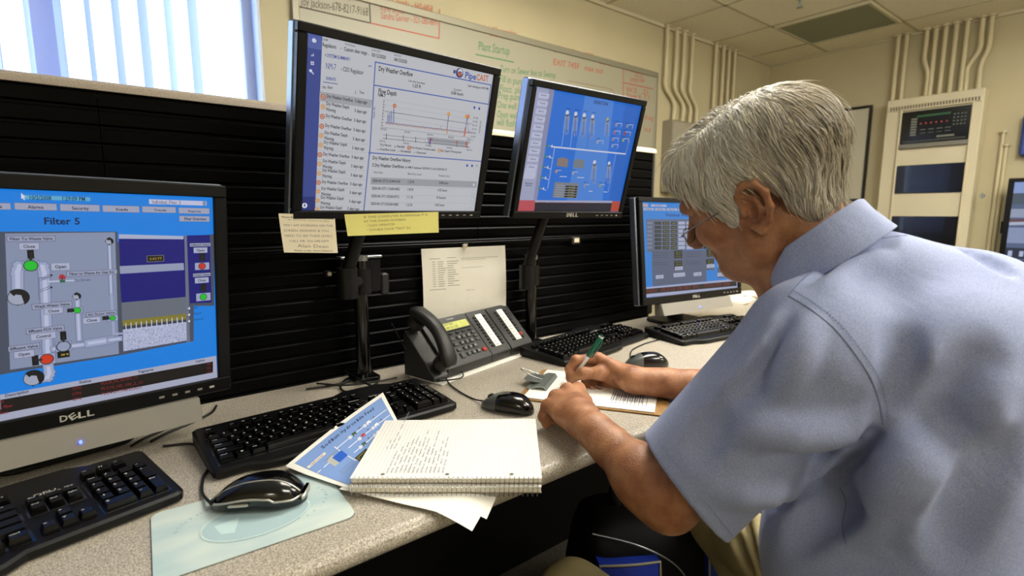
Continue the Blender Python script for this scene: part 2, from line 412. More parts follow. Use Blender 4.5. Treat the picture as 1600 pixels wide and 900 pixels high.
cv.line([(887, 126), (950, 138), (957, 141), (959, 146)], .005, '8c7a64')
cv.build('handwriting', attr_mat('marker_ink', rough=.6), wb, y0=.0123)

# conduits on the back wall
m_pipe = mat('painted_conduit', 'c6bb98', 0.5)
def conduit(name, pts, r, label, grp):
    base = np.array(pts[-1]); t = thing(name, label, 'conduit', tuple(base))
    b = MB(); b.tube([np.array(p) - base for p in smooth_path(pts, 4)], r, 10); b.build('pipe', m_pipe, t, smooth=60)
    b = MB(); top = np.array(pts[0]) - base; b.cyl((top[0], top[1], top[2] - .012), tuple(top), r * 1.9, 12); b.build('collar', m_pipe, t, smooth=30)
    t['group'] = grp
for k, (xa, xb) in enumerate([(1043, 1052), (1058, 1066), (1070, 1077), (1083, 1087)]):
    A = py_(xa, 50, YB - .03); B_ = py_(xb, 190, YB - .03)
    conduit('conduit', [(A[0], YB-.03, ZC-.001), (A[0], YB-.03, ZC-.3), (A[0], YB-.03, 1.3), (B_[0], YB-.03, 1.2), (B_[0], YB-.03, 1.1), (B_[0], YB-.03, 1.075)], .014,
            ['cream conduit just right of the whiteboard corner, dropping to a wall box', 'second cream conduit right of the whiteboard, above the wall box', 'third cream conduit right of the whiteboard', 'rightmost cream conduit of the four beside the whiteboard'][k], 'conduits beside the whiteboard')
for k, xa in enumerate([1119, 1131, 1140, 1149]):
    A = py_(xa, 80, YB - .03)
    conduit('conduit', [(A[0], YB-.03, ZC-.001), (A[0], YB-.03, 1.2), (A[0], YB-.03, .9), (A[0], YB-.03, .55)], .014,
            ['leftmost cream conduit running down behind the grey hair', 'second cream conduit running down behind the grey hair', 'third cream conduit running down behind the grey hair', 'rightmost cream conduit running down behind the grey hair'][k], 'conduits in the far corner')
jb = thing('junction_box', 'grey wall box below the conduits right of the whiteboard', 'box', (3.43, YB - .001, .56))
b = MB(); b.box((-.14, -.09, 0), (.14, 0, .51), .004); b.build('body', mat('grey_box_paint', '8d8672', .5), jb)
b = MB(); b.box((-.13, -.098, .012), (.13, -.09, .498), .003); b.build('cover', mat('grey_cover_paint', '999280', .5), jb)

# fire alarm cabinet on the right wall
XC = XR - .12
def cyz(px, py, x=XC): q = px_(px, py, x); return q[1], q[2]
ya, za = cyz(1386, 160); yb, zb = cyz(1540, 136); zt = 1.235
cab = thing('alarm_cabinet', 'cream steel fire alarm cabinet with dark display panels on the right wall', 'cabinet', (XC, (ya+yb)/2, -.45)); cy_ = (ya+yb)/2
def L(y, z): return (y - cy_, z + .45)
b = MB(); b.box((.004, (yb-ya)/2, 0), (.119, (ya-yb)/2, zt + .45), .006); b.build('body', m_paint, cab)
hw = (ya - yb) / 2
b = MB(); b.box((-.004, -hw + .01, zt + .45 - .085), (.004, hw - .01, zt + .45 - .05), .002); b.m = 1
for k in range(30): b.box((-.006, -hw + .02 + k * (2*hw-.04)/30, zt+.45-.08), (-.0035, -hw + .02 + (k+.55) * (2*hw-.04)/30, zt+.45-.055))
b.build('vent_strip', [m_paint, mat('vent_shadow_paint', '6e6753', .6)], cab)
y1, z1 = cyz(1405, 172); y2, z2 = cyz(1519, 223)
y1b, _ = cyz(1405, 200); y2b, _ = cyz(1519, 200)
y1, y2 = y1b - cy_, y2b - cy_
ztop = cyz(1462, 165)[1] + .45
def band(name, p0, p1, mt, x=-.006):
    z_0 = cyz(1462, p0)[1] + .45; z_1 = cyz(1462, p1)[1] + .45
    b = MB(); b.box((x, y2 + .012, z_1), (.004, y1 - .012, z_0), .003); return b.build(name, mt, cab), z_0, z_1
b = MB(); 
for q in ((y1 - .012, y1), (y2, y2 + .012)): b.box((-.014, q[0], .02), (.004, q[1], ztop), .003)
b.box((-.014, y2 + .012, ztop - .012), (.004, y1 - .012, ztop), .003)
b.build('door_frame', m_paint, cab)
o, z_0, z_1 = band('display_panel', 170, 222, m_gloss)
cvp = Canvas(); hh = z_0 - z_1; ww = (y1 - y2) - .024; yc = (y1 + y2) / 2
cvp.rect(-.27*ww, hh*.80, .22*ww, hh*.86, '2c5a3a')
for k in range(6): cvp.circ(-.2*ww + k*.075*ww, hh*.60, .006, 'a03a34', 10)
for k in range(7): cvp.rect(-.35*ww, hh*(.78-.08*k), -.26*ww, hh*(.73-.08*k), '777c74')
for i in range(4):
    for k in range(4): cvp.rect((.26+.05*i)*ww, hh*(.80-.1*k), (.29+.05*i)*ww, hh*(.76-.1*k), '50564e')
for k in range(4): cvp.rect((-.2+.12*k)*ww, hh*.42, (-.12+.12*k)*ww, hh*.40, '6a6f66'); cvp.rect((-.2+.12*k)*ww, hh*.32, (-.12+.12*k)*ww, hh*.30, '5a5f56')
cvp.rect(.05*ww, hh*.2, .3*ww, hh*.14, '70756c'); cvp.rect(-.46*ww, hh*.1, .46*ww, hh*.05, '3a3d38')
cvp.build('display_marks', attr_mat('print_on_panel', rough=.4), cab, map3=lambda u, v, o: (-.0062 - o, yc - u, z_1 + v))
band('ledge', 222, 229, mat('grey_ledge', '77756a', .4), -.02)
band('dark_panel', 256, 301, m_gloss); band('dark_panel', 338, 470, m_gloss)
yl, zl = cyz(1535, 306); b = MB(); b.cyl((-.012, yl - cy_, zl + .45), (.004, yl - cy_, zl + .45), .013, 14); b.box((-.016, yl-cy_-.004, zl+.45-.02), (-.01, yl-cy_+.004, zl+.45+.02)); b.build('lock', m_steel, cab)
names = ['leftmost cream conduit above the alarm cabinet', 'second cream conduit from the left above the alarm cabinet', 'third cream conduit from the left above the alarm cabinet', 'fourth cream conduit from the left above the alarm cabinet',
         'middle cream conduit above the alarm cabinet', 'fourth cream conduit from the right above the alarm cabinet', 'third cream conduit from the right above the alarm cabinet', 'second cream conduit from the right above the alarm cabinet, with an offset bend', 'rightmost cream conduit above the alarm cabinet']
for k, xa in enumerate([1405, 1418, 1449, 1463, 1478, 1494, 1511, 1534, 1548]):
    y = px_(xa, 50, XR - .04)[1]; dy = [0, 0, -.03, 0, 0, 0, 0, .05, .03][k] ; yb_ = y + dy
    conduit('conduit', [(XR-.04, y, ZC-.001), (XR-.04, y, ZC-.12), (XR-.04, y, 1.50), (XR-.04, yb_, 1.40), (XR-.04, yb_, 1.30), (XR-.04, yb_, 1.237)], .015, names[k], 'conduits above the alarm cabinet')
for k, (xa, r, lb) in enumerate([(1556, .011, 'thin cream conduit close beside the alarm cabinet'), (1563, .011, 'thin greenish conduit right of the alarm cabinet, ending in a fitting')]):
    y = px_(xa, 300, XR - .02)[1]
    conduit('conduit', [(XR-.02, y, [.95, .86][k]), (XR-.02, y, .5), (XR-.02, y, .2), (XR-.02, y, -.05)], r, lb, 'conduits right of the alarm cabinet')
# framed chart on the right wall
y0, z0 = px_(1357, 305, XR-.02)[1:]; y1_, z1_ = px_(1357, 166, XR-.02)[1:]
fr = thing('framed_chart', 'black framed white chart on the right wall behind the grey hair', 'picture', (XR - .001, 1.83, .50))
b = MB(); yw = 1.83 - 1.565; zh = .74
for q in ((-yw, -yw+.02, 0, zh), (yw-.02, yw, 0, zh), (-yw+.02, yw-.02, 0, .02), (-yw+.02, yw-.02, zh-.02, zh)): b.box((-.025, q[0], q[2]), (0, q[1], q[3]), .003)
b.build('frame', m_gloss, fr); b = MB(); b.box((-.012, -yw+.019, .019), (-.002, yw-.019, zh-.019)); b.build('chart_sheet', mat('chart_paper', 'b9b4a0', .5), fr)
cvp = Canvas(); random.seed(4)
for k in range(34): 
    z = .10 + k*.016; cvp.rect(-.17, z, -.17 + random.uniform(.15, .32), z + .004, 'a09b8a')
cvp.rect(-.1, .66, .1, .675, '8a8678')
cvp.build('chart_print', attr_mat('print_on_paper', rough=.7), fr, map3=lambda u, v, o: (-.0122 - o, -u, v))
# blue holder at the right edge of the picture
y0, z0 = px_(1590, 245, XR-.06)[1:]; z1 = px_(1590, 178, XR-.06)[2]
bh = thing('wall_holder', 'bright blue plastic wall holder at the right edge above the wall screen', 'holder', (XR - .001, y0 - .16, z0))
b = MB(); b.box((-.06, -.16, 0), (0, .16, z1 - z0), .015); b.build('body', mat('blue_plastic', '1f3f95', .35), bh, smooth=40)
b = MB(); b.box((-.064, -.12, .05), (-.058, .12, z1 - z0 - .05), .002); b.build('front_label', mat('pale_label', '9aa2b8', .5), bh)
# ================================================================ DESK AND PARTITION
def desk_material():
    m = bpy.data.materials.new('speckled_grey_laminate'); m.use_nodes = True; nt = m.node_tree; N = nt.nodes; L = nt.links; b = N['Principled BSDF']
    tc = N.new('ShaderNodeTexCoord'); n = N.new('ShaderNodeTexNoise'); n.inputs['Scale'].default_value = 520; n.inputs['Detail'].default_value = 3; n.inputs['Roughness'].default_value = .7
    v = N.new('ShaderNodeTexVoronoi'); v.inputs['Scale'].default_value = 700
    L.new(tc.outputs['Object'], n.inputs['Vector']); L.new(tc.outputs['Object'], v.inputs['Vector'])
    r = N.new('ShaderNodeValToRGB'); e = r.color_ramp.elements
    e[0].position = .36; e[0].color = (*lin('6f675c'), 1); e[1].position = .62; e[1].color = (*lin('d2cabb'), 1)
    q = e.new(.5); q.color = (*lin('a9a193'), 1)
    L.new(n.outputs['Fac'], r.inputs['Fac']); L.new(r.outputs['Color'], b.inputs['Base Color'])
    b.inputs['Roughness'].default_value = .34; b.inputs['Specular IOR Level'].default_value = .45
    bp = N.new('ShaderNodeBump'); bp.inputs['Strength'].default_value = .12; bp.inputs['Distance'].default_value = .001
    L.new(n.outputs['Fac'], bp.inputs['Height']); L.new(bp.outputs['Normal'], b.inputs['Normal'])
    return m
m_desk = desk_material()
PY = 1.262       # front face of the partition
EY = 0.583       # front edge of the desk
dk = thing('desk', 'long speckled grey laminate desk with a rounded front edge', 'desk', (.4, .92, -T))
def D(x, y, z): return (x - .4, y - .92, z + T)
b = MB(); th = .032; prof = []
for k in range(9):
    t = math.radians(-90 - 180 * k / 8); prof.append((EY + .016 + .016 * math.cos(t), -.016 + .016 * math.sin(t)))
pts = [(PY - .002, -th), (PY - .002, 0)] + [(EY + .018 - .018*math.sin(math.radians(a)), -.016 + .016*math.cos(math.radians(a))) for a in range(0, 181, 15)]
x0, x1 = -1.6, 2.45
b.loft([[D(x0, p[0], p[1]) for p in pts], [D(x1, p[0], p[1]) for p in pts]]); b.build('desktop', m_desk, dk, smooth=35)
for xs in (-1.5, 2.3):
    b = MB(); b.box(D(xs, EY + .06, -T), D(xs + .03, PY - .02, -th - .0005), .003); b.build('side_panel', m_under, dk)
b = MB(); b.box(D(-1.469, PY - .05, -.738), D(2.299, PY - .03, -th - .0005), .002); b.build('modesty_panel', m_under, dk)

m_slat = mat('black_slat_vinyl', '040405', 0.38, spec=0.07)
m_cap = mat('speckled_cap', '9d9284', 0.4, noise=0.25, nscale=500)
m_capend = mat('cream_cap_moulding', 'd8cdb2', 0.4)
pt = thing('partition', 'black slatted desk partition with a pale rounded top cap', 'partition', (0.7, PY + .03, -T))
def PP(x, y, z): return (x - .7, y - PY - .03, z + T)
PX0, PX1, PZ = -1.6, 1.69, .632
def slat_panel(xa, xb):
    b = MB(); z = -.03; n = 20; pitch = (PZ - .0 + .03) / n
    prof = []
    for k in range(n):
        zz = z + k * pitch
        prof += [(PY + .008, zz), (PY + .008, zz + .004), (PY + .001, zz + .007), (PY - .001, zz + pitch - .004), (PY + .002, zz + pitch - .0005)]
    prof += [(PY + .06, z + n * pitch), (PY + .06, z)]
    b.loft([[PP(xa, p[0], p[1]) for p in prof], [PP(xb, p[0], p[1]) for p in prof]])
    b.build('slat_panel', m_slat, pt)
xs = [PX0, -.83, .02, .87, PX1 - .012]
for a, c in zip(xs[:-1], xs[1:]): slat_panel(a + .0008, c - .0008)
b = MB(); b.box(PP(PX0, PY + .012, -T), PP(PX1 - .012, PY + .05, -.033)); b.box(PP(PX0, PY + .0605, -T), PP(PX1 - .012, PY + .064, PZ)); b.build('back_panel', m_blackm, pt)
b = MB(); b.box(PP(PX1 - .011, PY - .002, -T), PP(PX1, PY + .062, PZ), .002); b.build('end_post', m_blackm, pt)
b = MB(); cp = [(PY - .006, PZ + .0005), (PY + .066, PZ + .0005)] + [(PY + .03 + .036*math.cos(math.radians(a)), PZ + .010 + .012*math.sin(math.radians(a))) for a in range(0, 181, 20)]
b.loft([[PP(PX0, p[0], p[1]) for p in cp][::-1], [PP(.52, p[0], p[1]) for p in cp][::-1]]); b.build('top_cap', m_cap, pt, smooth=40)
b = MB(); b.loft([[PP(.521, p[0], p[1]) for p in cp][::-1], [PP(PX1 + .004, p[0], p[1]) for p in cp][::-1]]); b.build('top_cap', m_capend, pt, smooth=40)
b = MB(); b.box(PP(.03, PY - .016, .315), PP(1.66, PY - .0025, .327), .002); b.build('tool_rail', m_slat, pt)

# ================================================================ MONITORS
m_dellgrey = mat('soundbar_plastic', '86827a', 0.5)
m_led = mat('blue_led', '3a4cff', 0.3, emit=9.0)
m_screen = attr_mat('lit_screen', 0.78)
m_logo = mat('logo_silver', 'b9b7ae', 0.35)
def logo_mesh(parent, x, z, w, h, y):
    b = MB()
    for k, ch in enumerate('DELL'):
        v, f, wd = text_geo(ch, True); x0 = x - w/2 + k * w * .26; r = math.radians(28 if k == 1 else 0)
        q = []
        for p in v:
            u, t = p[0] / wd * w * .24, p[1] / .7 * h
            if k == 1: cu, ct = u - w*.12, t - h/2; u, t = cu*math.cos(r) - ct*math.sin(r) + w*.12, cu*math.sin(r) + ct*math.cos(r) + h/2
            q.append((x0 + u, y, z + t))
        b.add(q, f)
    return b.build('logo', m_logo, parent)
def monitor(name, label, M, W, H, side=.017, top=.017, bot=.025, depth=.045, logo=True, side_mat=None):
    t = thing(name, label, 'monitor', mw=up_T(M)); hw, hh = W/2, H/2; yf = -.005
    b = MB()
    b.box((-hw - side, yf, hh), (hw + side, .012, hh + top), .002); b.box((-hw - side, yf, -hh - bot), (hw + side, .012, -hh), .002)
    b.box((-hw - side, yf, -hh), (-hw, .012, hh), .002); b.box((hw, yf, -hh), (hw + side, .012, hh), .002)
    b.build('bezel', m_black, t)
    b = MB(); e = .0015
    b.box((-hw - side - e, .0125, -hh - bot - e), (hw + side + e, .040, hh + top + e), .003)
    b.build('side_casing', side_mat or m_silver, t)
    b = MB(); rings = []
    for yy, s_ in ((.0405, 1.0), (depth + .008, .93), (depth + .02, .7), (depth + .025, .5)):
        rings.append([(x * s_, yy, z * s_) for x, z in rrect(-hw - side, -hh - bot, hw + side, hh + top, .02)])
    b.loft([r[::-1] for r in rings]); b.build('back_shell', m_blackm, t, smooth=50)
    b = MB(); b.box((-hw + .0002, .001, -hh + .0002), (hw - .0002, .011, hh - .0002)); b.build('panel', m_gloss, t)
    if logo: logo_mesh(t, 0, -hh - bot*.72, .042, .010, yf - .0004)
    for k in range(5):
        b = MB(); x = hw - .012 - .020 * k; b.box((x - .004, yf - .0008, -hh - bot*.60), (x + .004, yf + .001, -hh - bot*.45), .0004); b.build('menu_button', m_dellgrey if k else m_logo, t)
    return t
def picture(t, M, W, H, fn):
    cv = Canvas(M); fn(cv, W, H); return cv.build('screen_image', m_screen, t, y0=-.0009)

# ---- screen 1: the filter page
def scr_filter(c, W, H):
    hw, hh = W/2, H/2; c.raw([(-hw,-hh),(hw,-hh),(hw,hh),(-hw,hh)], [(0,1,2,3)], '0a86ee')
    c.k = .74; GR, LT, DK = '8f9ab8', 'a7adc8', '4a5266'
    c.crop = (0, 260, 4)
    c.rect(140, 178, 566, 218, '63b4dc'); c.text('10/2/2008', 180, 206, 320, 186, '0c3c68', True); c.text('1:29:09 PM', 385, 212, 532, 192, '0c3c68', True)
    c.poly([(132, 165), (134, 205), (143, 198), (152, 212), (157, 208), (149, 195), (160, 192)], 'e6e6f2')
    c.rect(932, 205, 1292, 246, 'c9cdea'); c.text('Individual_Filter_5', 950, 232, 1130, 215, '20284a'); c.rect(1268, 218, 1288, 246, '8a90b0')
    for x0, y0, x1, y1, s_, a, b_ in [(-300, 222, 68, 270, 'Data', -60, 12), (90, 228, 356, 275, 'Alarms', 175, 272), (376, 236, 624, 282, 'Security', 450, 556), (642, 244, 872, 288, 'Scada', 724, 800), (890, 250, 1100, 291, 'Trends', 962, 1040), (1118, 258, 1310, 297, 'Reports', 1178, 1256)]:
        c.rect(x0, y0, x1, y1, LT, '5f6c98', .0006); c.text(s_, a, y1 - 12, b_, y0 + 18, '1a2248', True)
    c.rect(1122, 310, 1310, 345, LT, '5f6c98', .0006); c.text('Filter Overview', 1152, 336, 1290, 320, '1a2248', True)
    c.text('Filter 5', 274, 362, 498, 322, '06184a', True)
    c.crop = (0, 0, 1)
    def R(pts, col): c.poly(pts, col)
    R([(-60, 362), (184, 362), (184, 378), (335, 366), (335, 478), (303, 478), (303, 533), (190, 555), (10, 584), (-60, 600)], DK)
    R([(8, 365), (180, 363), (186, 553), (16, 578)], GR)
    R([(186, 372), (286, 371), (288, 370), (292, 460), (190, 470)], '06067c'); R([(186, 366), (287, 369), (287, 374), (186, 373)], 'b4bcd8')
    R([(187, 416), (287, 411), (288, 422), (188, 428)], '9aa4c2'); R([(187, 428), (288, 423), (290, 466), (190, 474)], '06067c')
    R([(190, 473), (290, 464), (291, 492), (191, 502)], '6d7482')
    R([(191, 501), (291, 490), (291, 499), (192, 510)], '8a8030'); R([(192, 510), (291, 500), (292, 506), (192, 517)], '3a4050')
    R([(192, 515), (292, 503), (292, 532), (193, 549)], 'b9c0e0')
    random.seed(3)
    for k in range(260):
        x = random.uniform(194, 290); y = 549 - (x-193)*.17 - random.uniform(1, 31); c.rect(x, y, x + 1.3, y + 1.0, random.choice(['6a7090', '8a90b4', 'd8def4']))
    for k in range(12): c.rect(196 + 8*k, 505 - .9*k, 198 + 8*k, 517 - .9*k, 'd0d6ee')
    for k in range(24): c.line([(192 + 4*k, 474 - .38*k), (192.5 + 4*k, 500 - .4*k)], .0004, '5c6374')
    R([(292, 368), (328, 367), (331, 473), (297, 474)], '06067c')
    R([(288, 368), (292, 368), (297, 535), (292, 536)], '70788e')
    c.rect(230, 400, 256, 408, '101010', 'a9a890', .0005); c.text('6.62 FT', 234, 406, 253, 402, 'd8b040')
    PC, PD = 'a4aed2', '6d78a0'
    def pipe(a, b_, w):
        c.line([a, b_], w + .0014, '4b557a'); c.line([a, b_], w, PC); c.line([a, b_], w*.4, 'c4cbe8')
    def elbow(pts, w): 
        c.line(pts, w + .0014, '4b557a'); c.line(pts, w, PC); c.line(pts, w * .4, 'c4cbe8')
    def dial(x, y, r, n=8):
        for k in range(n): c.circ(x + r*800*1.0*math.cos(k*2*math.pi/n)*1.05, y + r*800*math.sin(k*2*math.pi/n), .0022, '20242e', 8)
        c.circ(x, y, r*1.08, '2a2e3a'); c.circ(x, y, r, 'a9b0c6')
        u, v = c.uv(x, y); q = [(u + r*.9*math.cos(a), v + r*.9*math.sin(a)) for a in [math.radians(t) for t in range(-60, 140, 12)]]; q += [(u + r*.35*math.cos(a), v + r*.35*math.sin(a)) for a in [math.radians(t) for t in (150, 110, 40, -20)]]
        c.poly(q, '0c0e14', uv=True)
    elbow([(28, 458), (27.5, 425), (31, 416), (40, 414)], .017); elbow([(58, 414), (66, 417), (69, 426), (70, 460)], .017)
    pipe((70, 440), (75, 560), .016); elbow([(76, 575), (77, 584), (74, 590), (66, 592)], .016)
    pipe((171, 380), (174, 460), .006); c.line([(174, 460), (178, 522), (192, 521)], .0045, PC); pipe((121, 470), (124, 530), .009)
    pipe((85, 545), (100, 541), .011); pipe((108, 541), (140, 537), .011); pipe((140, 536), (172, 531), .017); pipe((172, 531), (186, 529), .011)
    c.line([(76, 440), (115, 438)], .003, 'c4cbe8')
    dial(28, 465, .014); dial(52, 591, .014); dial(171, 377, .006, 4); dial(120, 463, .006, 4)
    for k in (0, 1):
        c.line([(63, 435 + 18*k), (78, 429 + 18*k)], .0008, '1a1e2c'); c.line([(63, 438 + 18*k), (78, 432 + 18*k)], .0008, '1a1e2c'); c.circ(80, 430 + 19*k, .002, '14161e', 8)
    def valve(x, y, col, r=.0095, act=(0, -1), sz=1.0):
        c.rect(x - 14*sz, y - 6*sz, x + 14*sz, y + 6*sz, PC, '4b557a', .0005); c.circ(x, y, r*1.18, '2c3c3c'); c.circ(x, y, r, col)
        ax, ay = x + act[0]*18*sz, y + act[1]*18*sz; c.rect(ax - (6 if act[1] else 9)*sz, ay - (7 if act[1] else 4)*sz, ax + (6 if act[1] else 9)*sz, ay + (7 if act[1] else 4)*sz, '080a10')
        c.line([(x + act[0]*9*sz, y + act[1]*9*sz), (ax, ay)], .004*sz, '1c2028')
    valve(48, 415, '22c832'); valve(73, 561, 'd8381c', act=(-1, .1)); valve(121, 485, '22c832', .0055, (-1, 0), .6); valve(176, 497, '22c832', .0048, (-1, 0), .6)
    valve(316, 416, 'd03020', .007, (0, -1), .8); valve(318, 464, '22c832', .007, (0, -1), .8); valve(99, 541, '9aa6c6', .010, (0, -1), .9)
    c.circ(97, 432, .0045, 'b83040', 12); c.rect(92, 432, 103, 436, 'b83040'); c.line([(97, 433), (97, 440)], .0015, '14161e'); c.rect(93, 437, 102, 441, '2c6a54')
    LB = 'a2a9c6'
    def lab(s_, x0, y0, x1, y1, bg=LB): c.label(s_, x0, y0, x1, y1, bg, '39405a', '0c1228', .05, .24, True)
    def but(s_, x0, y0, x1, y1): c.label(s_, x0, y0, x1, y1, 'b4bad6', '6a7498', '0c1228', .20, .27, True)
    lab('Filter To Waste Valve', 11, 369, 86, 377); but('Close', 30, 380, 61, 390); but('Open', 80, 411, 109, 422); lab('Filter to Waste Air Gap Sol.', 104, 423, 183, 430)
    c.text('To Drain', 116, 440, 141, 435, '141a30'); lab('Wash Water Valve', 50, 473, 112, 481); but('Close', 69, 481, 98, 490); lab('Air Scour Valve', 135, 487, 182, 493); but('Close', 130, 496, 157, 505)
    lab('Effluent FCV Valve', 41, 511, 100, 519); but('Control', 48, 520, 87, 530); lab('Effluent Valve', 13, 539, 62, 547); but('Open', 22, 548, 53, 558)
    c.rect(89, 550, 109, 557, '0a0a0a'); c.text('28 %', 95, 555.5, 107, 551.5, 'd8c040', True)
    lab('Influent Valve', 297, 380, 329, 385); but('Open', 303, 387, 324, 395); lab('Drain Valve', 302, 427, 329, 432); but('Close', 305, 434, 326, 442)
    for k, s_ in enumerate(['SRC', 'Sand', 'Gravel']): c.poly([(293, 482 + 10*k), (297, 479.5 + 10*k), (297, 484 + 10*k)], 'e0e4f4'); c.text(s_, 303, 483 + 9*k, 303 + 7 + 4*k, 478 + 9*k, '0e2a5c')
    R([(-60, 628), (338, 556), (340, 592), (-60, 672)], 'b0b4cc'); R([(-60, 636), (333, 565), (333, 582), (-60, 659)], '0c0608')
    c.rect(-200, 440, 2, 640, '7c86a4'); 
    c.textl('Description', 8, 621, 45, 613.5, .0045, '30384e'); c.textl('Status', 124, 600, 143, 596.5, .0045, '30384e'); c.textl('Tagname', 216, 583.5, 240, 579, .0045, '30384e'); c.textl('Value', 306, 567, 320, 564, .004, '30384e')
    for k in range(3):
        c.textl('CFN', 113, 610 + 8.4*k, 127, 607.5 + 8.4*k, .0045, '7a1c22'); c.textl(['PLC10_HS_201501_13', 'PLC10_HS_100_2_13', 'PLC4.LIT.700.LOLO'][k], 158, 602 + 8*k, [215, 223, 221][k], 591 + 8*k, .0045, '7a1c22')
        c.textl(['ON', 'ON', '155'][k], 323, 571 + 6.5*k, 330, 570 + 6.5*k, .004, '7a1c22')
        c.textl(['1 Filter 5 TU', 'PLC Flow', 'Tank 2 Level'][k], [-16, -8, -8][k], [634, 641, 650][k], [6, 20, 12][k], [630, 635.5, 646][k], .0045, '8a2026')
M1 = pose((-.0462, 1.0208, .2758), 11.5, 4.38, 1.3); W1, H1 = .4136, .3311
mon1 = monitor('monitor', 'large monitor at the left edge showing the blue Filter 5 page', M1, W1, H1, side=.022, top=.021, bot=.026); picture(mon1, M1, W1, H1, scr_filter)
def stand(t, M, W, H, bot, bar_w, led=True, back=.06):
    """soundbar under the bezel and a neck and foot that reach the desk"""
    z = -H/2 - bot - .001
    b = MB(); b.prism([(-.022, z - .040), (.022, z - .040), (.022, z), (-.010, z)], -bar_w/2, bar_w/2, 'x', .002); b.build('soundbar', m_dellgrey, t)
    if led: 
        b = MB(); b.ball((0, -.019, z - .026), (.0022, .0025, .0032), 10, 6); b.build('power_light', m_led, t)
    Mi = M.inverted(); c = M @ Vector((0, back, z - .03)); b = MB()
    p = [Mi @ Vector((c.x + dx, c.y + dy, zz)) for zz in (.012,) for dx, dy in ((0, 0),)][0]
    b.tube([(0, .060, -.04), (0, back, z + .02), tuple(Mi @ Vector((c.x, c.y, .012)))], [.026, .026, .03], 14); b.build('stand_neck', m_blackm, t, smooth=50)
    b = MB(); yaw = M.to_euler().z; R3 = Matrix.Translation((c.x, c.y, 0)) @ Matrix.Rotation(yaw, 4, 'Z'); b.M = Mi @ R3
    b.prism(rrect(-.10, -.055, .10, .075, .04), .0005, .012, 'z', .004); b.build('stand_foot', m_blackm, t, smooth=40)
stand(mon1, M1, W1, H1, .026, .345, back=.12)

